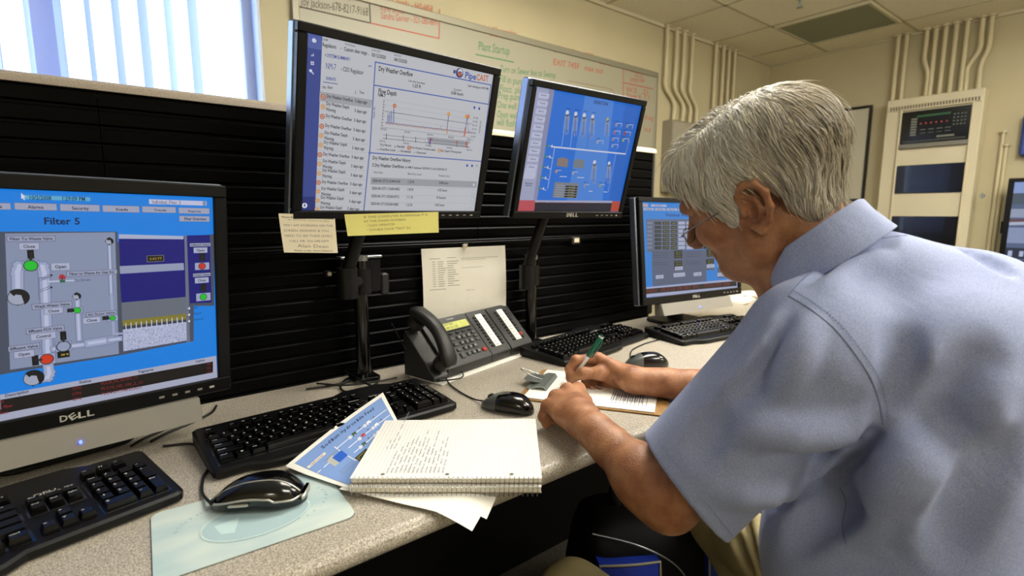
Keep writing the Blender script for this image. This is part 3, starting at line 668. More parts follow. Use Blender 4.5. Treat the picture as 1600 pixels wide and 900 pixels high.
# ---- screen 2: the flow depth page
def scr_flow(c, W, H):
    hw, hh = W/2, H/2; c.raw([(-hw,-hh),(hw,-hh),(hw,hh),(-hw,hh)], [(0,1,2,3)], 'c6c8cf')
    NV, NB, TX, BL = '27357c', '4a5ba6', '33363f', '5468b4'
    c.crop = (440, 20, 4.444); u0 = -hw
    c.raw([(-hw,-hh),(-hw+.026,-hh),(-hw+.026,hh),(-hw,hh)], [(0,1,2,3)], '3a4a94'); u, v = c.uv(230, 250); c.raw([(-hw,v),(-hw+.026,v),(-hw+.026,hh),(-hw,hh)], [(0,1,2,3)], '5565ac')
    c.raw([(-hw,-hh),(-hw+.026,-hh),(-hw+.026,-hh+.026),(-hw,-hh+.026)], [(0,1,2,3)], '26347a')
    # side icons
    c.circ(226, 192, .0035, 'd9ddf0'); c.circ(232, 195, .0026, 'd9ddf0'); c.poly([(216, 300), (226, 303), (221, 278)], 'd9ddf0'); c.poly([(206, 301), (214, 303), (210, 288)], 'd9ddf0')
    for i in (0, 1):
        for k in (0, 1): c.rect(203 + 13*i, 336 + 14*k + 2*i, 213 + 13*i, 348 + 14*k + 2*i, 'd9ddf0')
    c.line([(198, 398), (222, 424)], .0018, 'd9ddf0'); c.circ(203, 402, .0026, 'd9ddf0')
    c.textl('NAME', 285, 190, 324, 197, .003, '6a6d76'); c.textl('Regulators', 284, 232, 380, 250, .0062, TX); c.textl('STATION', 440, 222, 512, 240, .003, '6a6d76'); c.poly([(410, 245), (418, 247), (414, 252)], TX)
    c.textl('Custom date range', 434, 262, 594, 292, .0062, TX); c.poly([(602, 290), (610, 292), (606, 297)], TX)
    c.textl('START DATE', 628, 265, 688, 277, .003, '6a6d76'); c.textl('03/12/2020', 626, 302, 724, 322, .006, TX); c.textl('END DATE', 782, 298, 832, 309, .003, '6a6d76'); c.textl('04/15/2020', 782, 334, 872, 352, .006, TX)
    c.textl('< SYSTEM SUMMARY', 300, 304, 478, 334, .0055, '33479a', True); c.line([(606, 369), (624, 371)], .0015, '4a5ba6')
    c.textl('NM-7', 306, 388, 378, 400, .0105, '33479a'); c.textl('- CSO Regulator', 412, 402, 570, 430, .0075, '5a5d66')
    c.textl('EVENTS', 310, 465, 378, 474, .005, '33479a', True); c.line([(292, 481), (390, 495)], .0012, '33479a')
    for k in range(3): c.line([(286, 510 + 6*k), (308, 514 + 6*k)], .0008, '5a5d66')
    c.textl('Alert', 318, 526, 356, 531, .005, '5a5d66'); c.textl('Time', 540, 560, 574, 565, .005, '5a5d66'); c.line([(516, 542), (515, 566)], .0008, TX)
    # event list
    c.poly([(266, 545), (632, 606), (622, 662), (262, 612)], 'a6a8b0')
    OR, YE = 'c4613c', 'd9a05a'
    def ic(x, y, col): c.circ(x, y, .0046, col); c.circ(x, y, .0030, 'c9b8ac'); c.circ(x, y, .0016, col, 10)
    def ev(x, y, over, s_=1.0, dx=0, dy=0):
        ic(x, y, OR if over else YE)
        t0 = (x + 20, y + (10 if over else -8))
        sl = dy
        if over: c.textl('Dry Weather Overflow', x + 22, y + 4 + 0, x + 205, y + 4 + sl, .0058, TX)
        else: c.textl('Dry Weather Depth', x + 22, y - 12, x + 182, y - 12 + sl*.87, .0058, TX); c.textl('Warning', x + 20, y + 26, x + 88, y + 26 + sl*.37, .0058, TX)
        c.textl('3 days ago', x + 218 - dx, y + 18 + sl*1.04 - 14, x + 304 - dx, y + 16 + sl*1.4 - 12, .0058, TX)
    for x, y, o, sl in [(291, 584, 1, 32), (288, 653, 0, 31), (284, 720, 1, 30), (280, 788, 1, 28), (276, 853, 0, 26)]: ev(x, y, o, dy=sl)
    c.crop = (440, 200, 4.444)
    for x, y, o, sl in [(272, 120, 0, 22), (267, 186, 1, 20), (264, 250, 0, 18), (261, 315, 0, 16), (257, 379, 1, 14), (254, 441, 0, 12), (250, 504, 0, 10)]: ev(x, y, o, dy=sl)
    ic(246, 566, YE); c.textl('Dry Weather Depth', 268, 560, 420, 566, .0058, TX); c.textl('3 days ago', 456, 568, 540, 572, .0055, TX)
    for y in (95, 155, 218, 283, 348, 412, 470, 540): c.line([(250 - y*.03, y), (600 - y*.03, y + 22 - y*.03)], .0004, 'a0a2aa')
    # panels
    c.crop = (440, 20, 4.444); w = .0022
    c.line([(652, 342), (1455, 502)], w, BL); c.line([(652, 342), (612, 985)], w, BL); c.line([(645, 503), (1438, 636)], w, BL); c.line([(1455, 502), (1438, 636)], w, BL)
    c.crop = (440, 200, 4.444); c.line([(608, 172), (1385, 232)], w, BL); c.line([(612, 160), (572, 570)], w, BL)
    c.crop = (440, 20, 4.444); c.line([(1438, 636), (1388, 1040)], w*.7, BL)
    c.textl('Dry Weather Overflow', 674, 402, 912, 444, .0085, '1c1e26', True); c.textl('Last event max depth', 882, 476, 996, 498, .0036, '4a4d56'); c.textl('1.23 ft', 908, 514, 968, 524, .0062, '1c1e26', True)
    c.textl('Last raining at 4:59 PM', 1294, 512, 1436, 536, .0045, TX); c.textl('Duration', 1196, 538, 1252, 545, .0036, '4a4d56'); c.textl('0.08 hours', 1178, 565, 1262, 577, .0062, '1c1e26', True)
    c.circ(1237, 418, .0095, '27357c', 24); c.circ(1241, 412, .0062, 'dfe1e8', 20); c.circ(1238, 424, .005, 'c4613c', 14); c.rect(1196, 396, 1208, 422, '27357c'); c.circ(1232, 412, .0018, '27357c', 10); c.circ(1248, 414, .0018, '27357c', 10)
    c.textl('Pipe', 1272, 452, 1350, 466, .0125, '2c4ca8', True); c.textl('CAST', 1352, 466, 1436, 478, .0118, 'd06a2c', True)
    c.textl('Flow Depth', 672, 556, 798, 578, .0085, '1c1e26', True); c.textl('NM-7', 670, 580, 722, 588, .0058, '1c1e26')
    for x, y in ((1340, 656), (1374, 663)): c.circ(x, y + 3, .0028, '3a4ab0', 14); c.poly([(x - 5, y), (x + 5, y + 1), (x + 1, y - 12)], '3a4ab0')
    for k in range(4): c.line([(712, 602 + 39*k), (1330, 702 + 39*k)], .0003, '8a8c94')
    c.line([(718, 685), (1322, 772)], .0007, '3a3c46'); c.line([(712, 604), (694, 800)], .0006, '5a5c66'); c.line([(694, 795), (1318, 868)], .0005, '6a6c76')
    for k in range(9): c.rect(694 - k*1.6 + 14, 612 + 21*k, 704 - k*1.6 + 14, 618 + 21*k, '5a5c66')
    pts = []; random.seed(9)
    for k in range(60): pts.append((722 + 10*k, 762 + 10*k*.118 + (3 if k % 2 else -3)*random.uniform(.4, 1.4)))
    c.line(pts, .0010, '3c4470'); pts2 = [(x, y + 7 + random.uniform(-2, 2)) for x, y in pts]; c.line(pts2, .0008, 'c47a50')
    for x, y0, y1 in ((738, 762, 700), (750, 764, 690), (762, 766, 680), (778, 765, 648)): c.line([(x - 3, y0), (x + 2, y1), (x + 4, y0)], .0008, '3c4aa0')
    c.line([(1144, 838), (1146, 800)], .0018, 'd07a3c'); c.line([(1146, 800), (1157, 705)], .0014, '4a3c8a'); c.line([(1264, 852), (1272, 800)], .0035, 'd0683c'); c.line([(1270, 815), (1284, 720)], .0014, '4a3c8a'); c.line([(1284, 725), (1292, 825), (1314, 832)], .0008, '3c4aa0'); c.line([(1101, 785), (1103, 806)], .0006, '5a5c66')
    for x, y, col in ((785, 645, OR), (1157, 702, 'e0962c'), (1277, 718, 'e0962c'), (1291, 719, OR)): c.circ(x, y, .0038, col); c.circ(x, y, .0018, 'e4b070', 10)
    c.textl('Depth (ft)', 646, 735, 650, 655, .0035, '6a6c76'); c.textl('Rainfall (in)', 1378, 835, 1388, 752, .0035, '6a6c76')
    for k, s_ in enumerate(['0.25', '0.20', '0.15', '0.10', '0.05', '0.00']): c.textl(s_, 1332 - 3*k, 733 + 26*k, 1366 - 4*k, 738 + 26*k, .0035, '6a6c76')
    for x, y, s_ in ((688, 812, '03/20'), (852, 832, '03/25'), (1010, 850, '03/31'), (1155, 868, '04/05'), (1288, 884, '04/11')): c.textl(s_, x, y, x + 42, y + 5, .0035, '6a6c76')
    c.crop = (440, 200, 4.444)
    c.poly([(1012, 62), (1310, 92), (1305, 138), (1008, 104)], 'a2a4ac'); c.line([(706, 48), (1310, 110)], .0007, '3c4470'); c.line([(704, 72), (1306, 134)], .0009, '4c4650')
    for x, y0, y1 in ((728, 78, 38), (846, 88, 52), (932, 98, 64), (1218, 130, 90)): c.line([(x, y0), (x + 1, y1)], .0013, '3c3c70')
    for x, y in ((1042, 78), (1218, 100), (1284, 108)): c.circ(x, y, .0026, 'c0603c', 12)
    c.line([(1284, 132), (1286, 100)], .003, 'c0603c'); c.rect(1002, 76, 1014, 100, 'd0d2da', '3a3c46', .0004); c.rect(1298, 106, 1308, 132, 'd0d2da', '3a3c46', .0004); c.line([(1030, 110), (1034, 78)], .0035, '6a50a0')
    for x, y, s_ in ((680, 95, '03/12'), (846, 110, '03/20'), (1000, 126, '03/28'), (1146, 142, '04/05'), (1284, 156, '04/15')): c.textl(s_, x, y, x + 40, y + 5, .0035, '6a6c76')
    c.textl('Dry Period', 684, 122, 760, 130, .0042, TX); c.textl('Rainfall', 802, 134, 854, 139, .0042, TX); c.poly([(784, 134), (796, 135), (790, 122)], '6a6c76'); ic(886, 138, OR); c.textl('Dry Weather Overflow alarm', 900, 142, 1070, 160, .0042, TX); ic(1096, 157, YE); c.textl('Dry Depth Warning level', 1106, 163, 1248, 176, .0042, TX)
    c.textl('Overflow Level', 684, 154, 790, 163, .0042, TX); c.textl('Simulated', 826, 166, 898, 173, .0042, TX); c.textl('Observed', 936, 176, 1002, 182, .0042, TX)
    for x, y in ((664, 152), (808, 164), (918, 173)): c.line([(x, y), (x + 5, y - 4), (x + 14, y - 2)], .0008, '6a6c76')
    c.textl('Dry Weather Overflow History', 632, 218, 896, 238, .0068, '1c1e26', True); c.textl('5 Dry Weather Overflows', 630, 268, 850, 280, .0066, '1c1e26', True); c.textl('at NM-7 between 2020-03-12 and 2020-04-15', 858, 279, 1148, 296, .0045, TX)
    for x, y in ((1290, 262), (1324, 264)): c.circ(x, y, .0028, '3a4ab0', 14); c.poly([(x - 5, y - 3), (x + 5, y - 2), (x + 1, y - 14)], '3a4ab0')
    for k in range(3): c.line([(1350, 256 + 6*k), (1366, 257 + 6*k)], .0006, '6a6c76')
    c.textl('Start Date', 640, 313, 704, 317, .004, '6a6d76'); c.textl('Max Flow Level', 876, 324, 972, 330, .004, '6a6d76'); c.textl('Duration (hrs)', 1090, 336, 1166, 341, .004, '6a6d76')
    c.poly([(622, 342), (1360, 372), (1354, 416), (618, 392)], 'a2a4ac')
    for k, (a, b_, d) in enumerate([('2020-04-13T15:15:04+0100', '1.23 ft', '0.08 hours'), ('2020-04-13T11:15:00+0402', '1.43 ft', '4.75 hours'), ('2020-04-13T11:05:06+0712', '1.11 ft', '0 hours'), ('2020-04-13T10:32:06+0402', '1.2 ft', '0.42 hours')]):
        y = 375 + 53*k; x = 632 - 4*k; c.textl(a, x, y, x + 192, y + 6, .0055, TX); c.textl(b_, x + 244, y + 7, x + 288, y + 9, .0055, TX); c.textl(d, x + 462 - 5*k, y + 14 - 2*k, x + 526 - 5*k, y + 16 - 2*k, .0055, TX)
        c.rect(x + 698, y + 10 - 3*k, x + 710, y + 30 - 3*k, 'd0d2da', '3a4ab0', .0004); c.line([(620 - 4*k, y + 38), (1352 - 6*k, y + 48 - 3*k)], .0004, 'a0a2aa')
    c.circ(161, 539, .0050, 'e4e6f2'); c.circ(161, 535, .0016, '26347a', 10); c.rect(157, 540, 165, 547, '26347a')
M2 = pose((.509, .996, .562), 3.18, 14.03, .06); W2_, H2_ = .408, .306
mon2 = monitor('monitor', 'upper centre monitor with the white Flow Depth page and graph', M2, W2_, H2_, side=.0175, top=.0165, bot=.0165, logo=False); picture(mon2, M2, W2_, H2_, scr_flow)

# ---- screen 3: the Kinston overview
def scr_kin(c, W, H):
    hw, hh = W/2, H/2; c.raw([(-hw,-hh),(hw,-hh),(hw,hh),(-hw,hh)], [(0,1,2,3)], '1c70da')
    c.crop = (790, 100, 6.667); f = lambda y: y + 800
    c.poly([(830, 330), (1130, 388), (1010, f(630)), (640, f(625))], '4a86de'); c.poly([(1250, 412), (1415, 445), (1300, f(400)), (1190, f(632)), (1080, f(632))], '1466cc')  # viewing-angle brightness painted into the page: paler middle, deeper right side
    c.poly([(330, 237), (512, 270), (300, f(735)), (112, f(735))], 'a4a9c8'); c.poly([(455, 262), (512, 270), (330, f(620)), (292, f(618))], '8a90b4')
    for k in range(11):
        y = 295 + 83*k; x = 352 - 14.0*k; c.poly([(x, y), (x + 108, y + 18 - k), (x + 96, y + 70 - k), (x - 12, y + 56)], 'c0c4de'); c.textl('Overview,Trends,Alarms,Pumps,Wells,Tanks,Booster,Plant,Status,Sites,Reports'.split(',')[k], x + 16, y + 34, x + 76, y + 42, .0035, '5a6088')
    for k in (0, 1): c.poly([(208 - 12*k, f(290 + 55*k)), (318 - 12*k, f(298 + 55*k)), (310 - 12*k, f(348 + 52*k)), (198 - 12*k, f(342 + 52*k))], 'c0c4de')
    c.textl('Silence', 205, f(448), 282, f(452), .0035, '30365c'); c.textl('Alarms', 210, f(470), 270, f(474), .0035, '30365c')
    c.poly([(128, f(618)), (310, f(622)), (298, f(738)), (112, f(738))], 'c0505c'); c.poly([(310, f(622)), (1112, f(630)), (1095, f(738)), (298, f(738))], '1c1c2e'); c.poly([(312, f(620)), (1114, f(626)), (1110, f(648)), (308, f(642))], 'a8acc6'); c.poly([(1114, f(628)), (1192, f(630)), (1182, f(736)), (1092, f(736))], 'b84a38')
    c.textl('KINSTON', 920, 412, 1066, 436, .0085, '0c2660', True)
    def pump(x, y, yel=False, s_=1.0):
        s_ *= 1.15; c.poly([(x - 22*s_, y + 24), (x + 22*s_, y + 26), (x + 8*s_, y + 150*s_), (x - 34*s_, y + 146*s_)], '6d8fd0')
        c.rect(x - 16*s_, y + 20*s_, x + 16*s_, y + 60*s_, '8e98b0'); c.circ(x, y, .0052*s_, 'b7bccb'); c.circ(x, y + 14*s_, .0045*s_, '4a5468'); c.circ(x, y - 6*s_, .0046*s_, 'd4d8e4' if not yel else 'b8b04c')
        c.line([(x - 4, y + 40*s_), (x - 12*s_, y + 190*s_)], .0042*s_, '7c8cb4'); c.line([(x - 4, y + 50*s_), (x - 10*s_, y + 170*s_)], .0012, '26344e'); c.line([(x - 24*s_, y + 60*s_), (x - 40*s_, y + 180*s_)], .001, '9fb0d8'); c.line([(x + 18*s_, y + 50*s_), (x + 6*s_, y + 190*s_)], .001, '9fb0d8')
    for k in range(4): pump(645 + 88*k, 512 + 14*k); c.textl('Well %d' % (k + 1), 635 + 88*k, 468 + 14*k, 680 + 88*k, 474 + 14*k, .003, '0c2660')
    pump(1065, 580, True, .8); pump(928, f(230)); pump(1080, f(240), s_=.9)
    c.line([(612, 690), (585, 855)], .0015, 'a8bce8'); c.line([(700, 690), (675, 862)], .0015, 'a8bce8'); c.line([(868, 700), (850, 880)], .001, '2a4a9a')
    c.line([(480, f(62)), (1250, f(138))], .0038, 'cfd6ea'); c.line([(1250, f(138)), (1290, 800)], .0012, 'a8bce8'); c.line([(512, f(80)), (440, f(498))], .0018, 'b4c2e6'); c.line([(1150, f(135)), (1070, f(530))], .0012, 'a8bce8')
    for k in range(5):
        x = 440 - 22*k; y = f(50 + 111*k); c.line([(x, y), (x + 70, y + 22)], .0020, 'b4c2e6'); c.circ(x, y, .0035, '2a8a5c', 12); c.circ(x + 44, y + 2, .0028, 'c8ccdc', 12); c.circ(x + 24, y + 14, .0018, '0c2660', 8)
    for x, y, col in ((1155, 635, 'c08a80'), (1270, 650, '8a94a8'), (1135, 715, 'b46050'), (1245, 725, 'b03030'), (1120, 788, '9a8a90'), (1228, 795, 'a0b04a'), (960, 815, 'a4a8b4'), (1115, 855, '9aa0ac')):
        c.circ(x, y, .0042, col, 14); c.line([(x + 6, y - 18), (x + 60, y - 14), (x + 52, y + 22)], .0016, 'b8c2dc'); c.textl('Well', x - 16, y - 34, x + 20, y - 30, .0026, '0c2660')
    for x, y in ((545, 185), (715, 200)): c.poly([(x, f(y)), (x + 50, f(y - 12)), (x + 112, f(y + 8)), (x + 98, f(y + 92)), (x - 12, f(y + 76))], '77808a' if x > 600 else '8a7a78')
    for x, y, col in ((530, f(322), 'b8907c'), (705, f(340), 'a0a4ac'), (825, f(470), '8c949c'), (985, f(472), '9aa05c')): c.circ(x, y, .0042, col, 14); c.line([(x + 6, y - 16), (x + 50, y - 12)], .0016, 'b8c2dc'); c.textl('Site', x - 10, y - 34, x + 26, y - 30, .0026, '0c2660')
    for x, y in ((570, f(372)), (750, f(382)), (870, f(525)), (1025, f(532))): c.line([(x, y), (x + 68*(1 if x < 800 else .5), y + 3)], .002, 'c6cee8')
    c.poly([(515, f(430)), (768, f(442)), (742, f(600)), (490, f(592))], '7d8390')
    for k in range(6): c.line([(530 - 3*k, f(462 + 24*k)), (612 - 3*k, f(466 + 24*k))], .0012, 'aab0bc')
    for k in range(5):
        y = f(468 + 26*k); x = 630 - 4*k; c.poly([(x, y), (x + 124, y + 6), (x + 121, y + 22), (x - 3, y + 16)], '0e1014'); c.textl('0.00', x + 30, y + 16, x + 95, y + 19, .002, 'b8a848')
    c.textl('Time   Date   Description   Status', 340, f(644), 840, f(650), .0022, '9a3040')
M3 = pose((1.035, 1.007, .559), -2.47, 14.3, .3); W3, H3 = .376, .301
mon3 = monitor('monitor', 'upper right monitor with the bright blue Kinston page', M3, W3, H3, side=.0145, top=.0165, bot=.019); picture(mon3, M3, W3, H3, scr_kin)

# ---- screen 4: the finished water page
def scr_water(c, W, H):
    hw, hh = W/2, H/2; c.raw([(-hw,-hh),(hw,-hh),(hw,hh),(-hw,hh)], [(0,1,2,3)], '1e82dc')
    c.crop = (980, 290, 3.75)
    c.rect(92, 104, 124, 126, 'b0a8b8'); c.rect(140, 110, 232, 124, 'b4bcda'); c.text('10/2/2008', 160, 121, 200, 114, '3a4a7a')
    for k, s_ in enumerate(['Overview', 'Alarms', 'Security', 'Scada', 'Trends', 'Reports']): x = 96 + 68*k; c.rect(x, 130 + 1.0*k, x + 62, 146 + k, 'a8b0d0'); c.text(s_, x + 12, 143 + k, x + 50, 134 + k, '2a3460')
    c.text('Finished Water Tanks', 228, 180, 440, 166, '0a2a78', True)
    c.rect(112, 196, 500, 372, '5a6684'); c.rect(145, 382, 335, 430, '55607c'); c.rect(332, 382, 515, 430, '55607c'); c.rect(145, 440, 512, 494, '55607c'); c.rect(148, 510, 466, 560, '55607c'); c.rect(528, 420, 640, 468, '4a6ab4'); c.rect(528, 482, 640, 532, '55607c')
    for r in range(7):
        y = 212 + 24*r; c.rect(118, y, 148, y + 14, '77819c')
        for k in range(3): c.rect(162 + 48*k, y, 200 + 46*k, y + 16, '0c1016'); c.text(('%d.%02d' % (r*3 % 7 + 2, k*31 + r)), 168 + 48*k, y + 12, 194 + 46*k, y + 4, '4a7a6a' if k == 0 else 'a8b060')
        for k in range(2): c.rect(300 + 48*k, y - 2, 340 + 48*k, y + 16, 'a8b0d0')
        for k in range(4): c.rect(396 + 26*k, y, 416 + 26*k, y + 14, '0c1016')
    for x, y in ((275, 382), (465, 372), (275, 442), (462, 432)):
        c.rect(x, y, x + 48, y + 42, '0c1016'); 
        for k in range(3): c.text('12.4', x + 8, y + 12 + 13*k, x + 38, y + 4 + 13*k, 'a0a850')
    for y in (395, 408, 421, 452, 464): c.line([(152, y), (240, y - 2)], .001, '202c4c'); c.line([(345, y - 6), (430, y - 8)], .001, '202c4c')
    for x, y, s_ in ((168, 526, 'Auto'), (272, 514, 'Lead Pump'), (390, 510, 'Lag'), (280, 476, 'Reset'), (466, 462, 'Reset'), (530, 454, 'On'), (530, 512, 'Off'), (590, 490, 'Fast'), (596, 512, 'Slow')): c.rect(x, y, x + 46 + (22 if len(s_) > 6 else 0), y + 17, 'b0b8d4'); c.text(s_, x + 9, y + 13, x + 37 + (22 if len(s_) > 6 else 0), y + 4, '2a3460')
    c.poly([(105, 596), (650, 545), (650, 606), (108, 655)], 'a8b0d2'); c.poly([(107, 606), (642, 558), (642, 588), (108, 636)], '100608')
    for k in range(2): c.textl('CFN   PLC10 HS 201 501    PLC4 LIT 700', 112, 618 + 10*k, 600, 572 + 10*k, .004, '8a2430')
M4 = pose((1.697, 1.081, .282), -4.98, -6.39, .58); W4, H4 = .5179, .3241
mon4 = monitor('monitor', 'lower monitor directly behind the man\'s face with a blue table page', M4, W4, H4, side=.019, top=.016, bot=.026); picture(mon4, M4, W4, H4, scr_water)
stand(mon4, M4, W4, H4, .026, .39, back=.09)

# ---- far display on the right wall
q = px_(1575, 345, 4.66); yL = px_(1575, 300, 4.66)[1]; zT = px_(1577, 279, 4.66)[2]; zB = px_(1577, 412, 4.66)[2]
Hh = (zT - zB) - .05; Ww = Hh * 1.33
M5 = Matrix.Translation((4.66, yL - Ww/2 - .026, (zT + zB)/2)) @ Matrix.Rotation(math.radians(-90), 4, 'Z')
mon5 = monitor('wall_display', 'black framed display with a road camera picture at the right edge', M5, Ww, Hh, side=.03, top=.025, bot=.025, logo=False, depth=.06, side_mat=m_black)
def scr_road(c, W, H):
    hw, hh = W/2, H/2
    def q(x0, z0, x1, z1, col): c.raw([(x0*W-hw, z0*H-hh), (x1*W-hw, z0*H-hh), (x1*W-hw, z1*H-hh), (x0*W-hw, z1*H-hh)], [(0,1,2,3)], col)
    q(0, 0, 1, 1, '56688c'); q(0, .86, 1, 1, '8fa6dc'); q(0, .72, 1, .86, '4c5c6c'); q(0, .55, 1, .66, '9aa6c0'); q(0, .48, 1, .53, '6a4450'); q(0, .22, .6, .42, '8e9cc0'); q(0, .02, 1, .16, '232c44')
    for k in range(12): q(.02 + .08*k, .05, .05 + .08*k, .12, 'b8c4e4')
    c.raw([(-hw, -.05*H), (hw, .02*H), (hw, .06*H), (-hw, -.01*H)], [(0,1,2,3)], 'b4bed8')
picture(mon5, M5, Ww, Hh, scr_road)
b = MB(); b.box((-.06, .07, -.06), (.06, .168, .06), .004); b.build('wall_mount', m_blackm, mon5)
b = MB(); b.box((-Ww/2 - .04, .0, -.08), (-Ww/2 - .0325, .02, 0), .003); b.build('card_slot', m_black, mon5)
# ================================================================ KEYBOARDS
m_key = mat('key_plastic', '060607', 0.20, spec=0.35, bump=0.03, bscale=900)
m_space = mat('worn_key_plastic', '141312', 0.30)
m_legend = mat('key_legend', 'b9b9b4', 0.5)
U = .0188
def layout():
    K = []
    def row(y, x, items, h=1):
        for it in items:
            s_, w_ = it if isinstance(it, tuple) else (it, 1)
            if s_ is not None: K.append((x, y, w_, h, s_))
            x += w_
    row(5.45, 0, ['Esc', (None, 1), 'F1', 'F2', 'F3', 'F4', (None, .5), 'F5', 'F6', 'F7', 'F8', (None, .5), 'F9', 'F10', 'F11', 'F12'])
    row(4, 0, list('`1234567890-=') + [('Backspace', 2)]); row(3, 0, [('Tab', 1.5)] + list('QWERTYUIOP[]') + [('\\', 1.5)])
    row(2, 0, [('Caps', 1.75)] + list("ASDFGHJKL;'") + [('Enter', 2.25)]); row(1, 0, [('Shift', 2.25)] + list('ZXCVBNM,./') + [('Shift', 2.75)])
    row(0, 0, [('Ctrl', 1.25), ('*', 1.25), ('Alt', 1.25), ('', 6.25), ('Alt', 1.25), ('*', 1.25), ('=', 1.25), ('Ctrl', 1.25)])
    x = 15.4; row(4, x, ['Ins', 'Home', 'PgUp']); row(3, x, ['Del', 'End', 'PgDn']); row(1, x + 1, ['^']); row(0, x, ['<', 'v', '>'])
    x = 18.8; row(4, x, ['Num', '/', '*', '-']); row(3, x, ['7', '8', '9']); row(2, x, ['4', '5', '6']); row(1, x, ['1', '2', '3']); row(0, x, [('0', 2), '.'])
    K.append((x + 3, 2, 1, 2, '+')); K.append((x + 3, 0, 1, 2, 'Ent')); row(5.45, x, ['<<', '||', '>>'])
    return K
X0, Y0 = .0125, .040
def surf(y): return .0165 + .085 * y      # sloping deck height
def key_mesh(w_, h_, s_, idx):
    b = MB(); g = .0012; a0, a1, c0, c1 = g, w_*U - g, g, h_*U - g; t = .0019; ht = .0095
    b.loft([[(a0,c0,0),(a1,c0,0),(a1,c1,0),(a0,c1,0)], [(a0+.0008,c0+.0006,.004),(a1-.0008,c0+.0006,.004),(a1-.0008,c1-.0006,.004),(a0+.0008,c1-.0006,.004)],
            [(a0+t,c0+t*.9,ht-.0006),(a1-t,c0+t*.9,ht-.0006),(a1-t,c1-t*.6,ht-.0006),(a0+t,c1-t*.6,ht-.0006)], [(a0+t+.0007,c0+t*.9+.0007,ht),(a1-t-.0007,c0+t*.9+.0007,ht),(a1-t-.0007,c1-t*.6-.0007,ht),(a0+t+.0007,c1-t*.6-.0007,ht)]])
    if s_ and s_ != '*':
        v, f, wd = text_geo(s_, True); lw = min((.0034 if len(s_) == 1 else .0024 * len(s_)), w_*U - .007) ; lh = .0042 if len(s_) == 1 else .0027
        b.m = 1; b.add([(a0 + t + .0012 + p[0]/wd*lw, c1 - t*.6 - .0012 - lh + p[1]/.7*lh, ht + .00008) for p in v], f)
    if s_ == '*' and w_ > 1:
        b.m = 1; b.add([(a0 + .008, c1-.010, ht+.00008), (a0+.0115, c1-.010, ht+.00008), (a0+.0115, c1-.0068, ht+.00008), (a0+.008, c1-.0068, ht+.00008)], [(0,1,2,3)])
    me = bpy.data.meshes.new('key'); me.from_pydata(b.v, [], b.f); me.materials.append(m_space if s_ == '' else m_key); me.materials.append(m_legend); me.polygons.foreach_set('material_index', b.mi); me.update(); return me
def keyboard(label, loc, yaw):
    t = thing('keyboard', label, 'keyboard', loc, yaw, group='black desktop keyboards'); t['group'] = 'black desktop keyboards'
    W_, Dp = .455, .158 + .012
    out = [(.012, .0), (.05, 0), (.075, -.012), (.10, -.016), (.24, -.016), (.265, -.012), (.285, 0), (.443, 0), (.451, .003), (.455, .010), (.455, Dp - .006), (.449, Dp), (.385, Dp + .002), (.36, Dp + .014), (.28, Dp + .016), (.255, Dp + .003), (.10, Dp + .002), (.006, Dp), (0, Dp - .006), (0, .010), (.004, .003)]
    ins = inset(out, .004); b = MB()
    def ring(pts, dz, base=None): return [(x, y, (base if base is not None else surf(y) + dz)) for x, y in pts]
    b.loft([ring(ins, 0, .0012), ring(out, 0, .005), ring(out, -.003), ring(ins, 0.0)]); b.build('case', m_black, t, smooth=30)
    b = MB()      # recessed wells under the key blocks
    for q in ((X0 - .002, Y0 - .0235 - .002, X0 + 15*U + .002, Y0 - .0235 + 5*U + .002), (X0 + 15.4*U - .002, Y0 - .0235 + 3*U - .002, X0 + 18.4*U + .002, Y0 - .0235 + 5*U + .002), (X0 + 18.8*U - .002, Y0 - .0235 - .002, X0 + 22.8*U + .002, Y0 - .0235 + 5*U + .002)):
        P = [[(x, y, surf(y) + .0003) for y in (q[1], q[3])] for x in (q[0], q[2])]; b.grid(P, flip=True)
    b.build('key_well', m_gloss, t)
    for i, (x, y, w_, h_, s_) in enumerate(layout()):
        kx, ky = X0 + x*U, Y0 - .0235 + y*U
        o = link('key', key_mesh(w_, h_, s_, i), t); o.location = (kx, ky, surf(ky) + .0005); o.rotation_euler = (math.atan(.085), 0, 0)
    v, f, wd = text_geo('DELL', True); b = MB(); lx, ly = X0 + 16.1*U, Y0 - .0235 + 5.62*U
    b.add([(lx + p[0]/wd*.028, ly + p[1]/.7*.0075, surf(ly + p[1]*.01) + .0002) for p in v], f); b.build('logo', m_logo, t)
    for x in (.03, .42):
        b = MB(); b.cyl((x, .02, 0.0), (x, .02, .003), .006, 12); b.build('rubber_foot', m_blackm, t)
    return t
kb1 = keyboard('keyboard in front of the Filter 5 monitor, cut off by the left edge', (-.375, .722, 0), 14.5)
def kb_copy(label, loc, yaw, tilt=0):
    t = copy_tree(kb1); t['label'] = label; t.matrix_world = Matrix.Translation((loc[0], loc[1], loc[2] + T)) @ Matrix.Rotation(math.radians(yaw), 4, 'Z'); return t
kb2 = kb_copy('keyboard partly under the blue diagram sheet, between big mouse and telephone', (.105, .868, 0), 2.5)
kb3 = kb_copy('keyboard right of the telephone, behind the pen', (.945, .965, 0), 8.5)
kb4 = kb_copy('farthest keyboard, in front of the monitor with the table page', (1.385, .90, 0), -7)

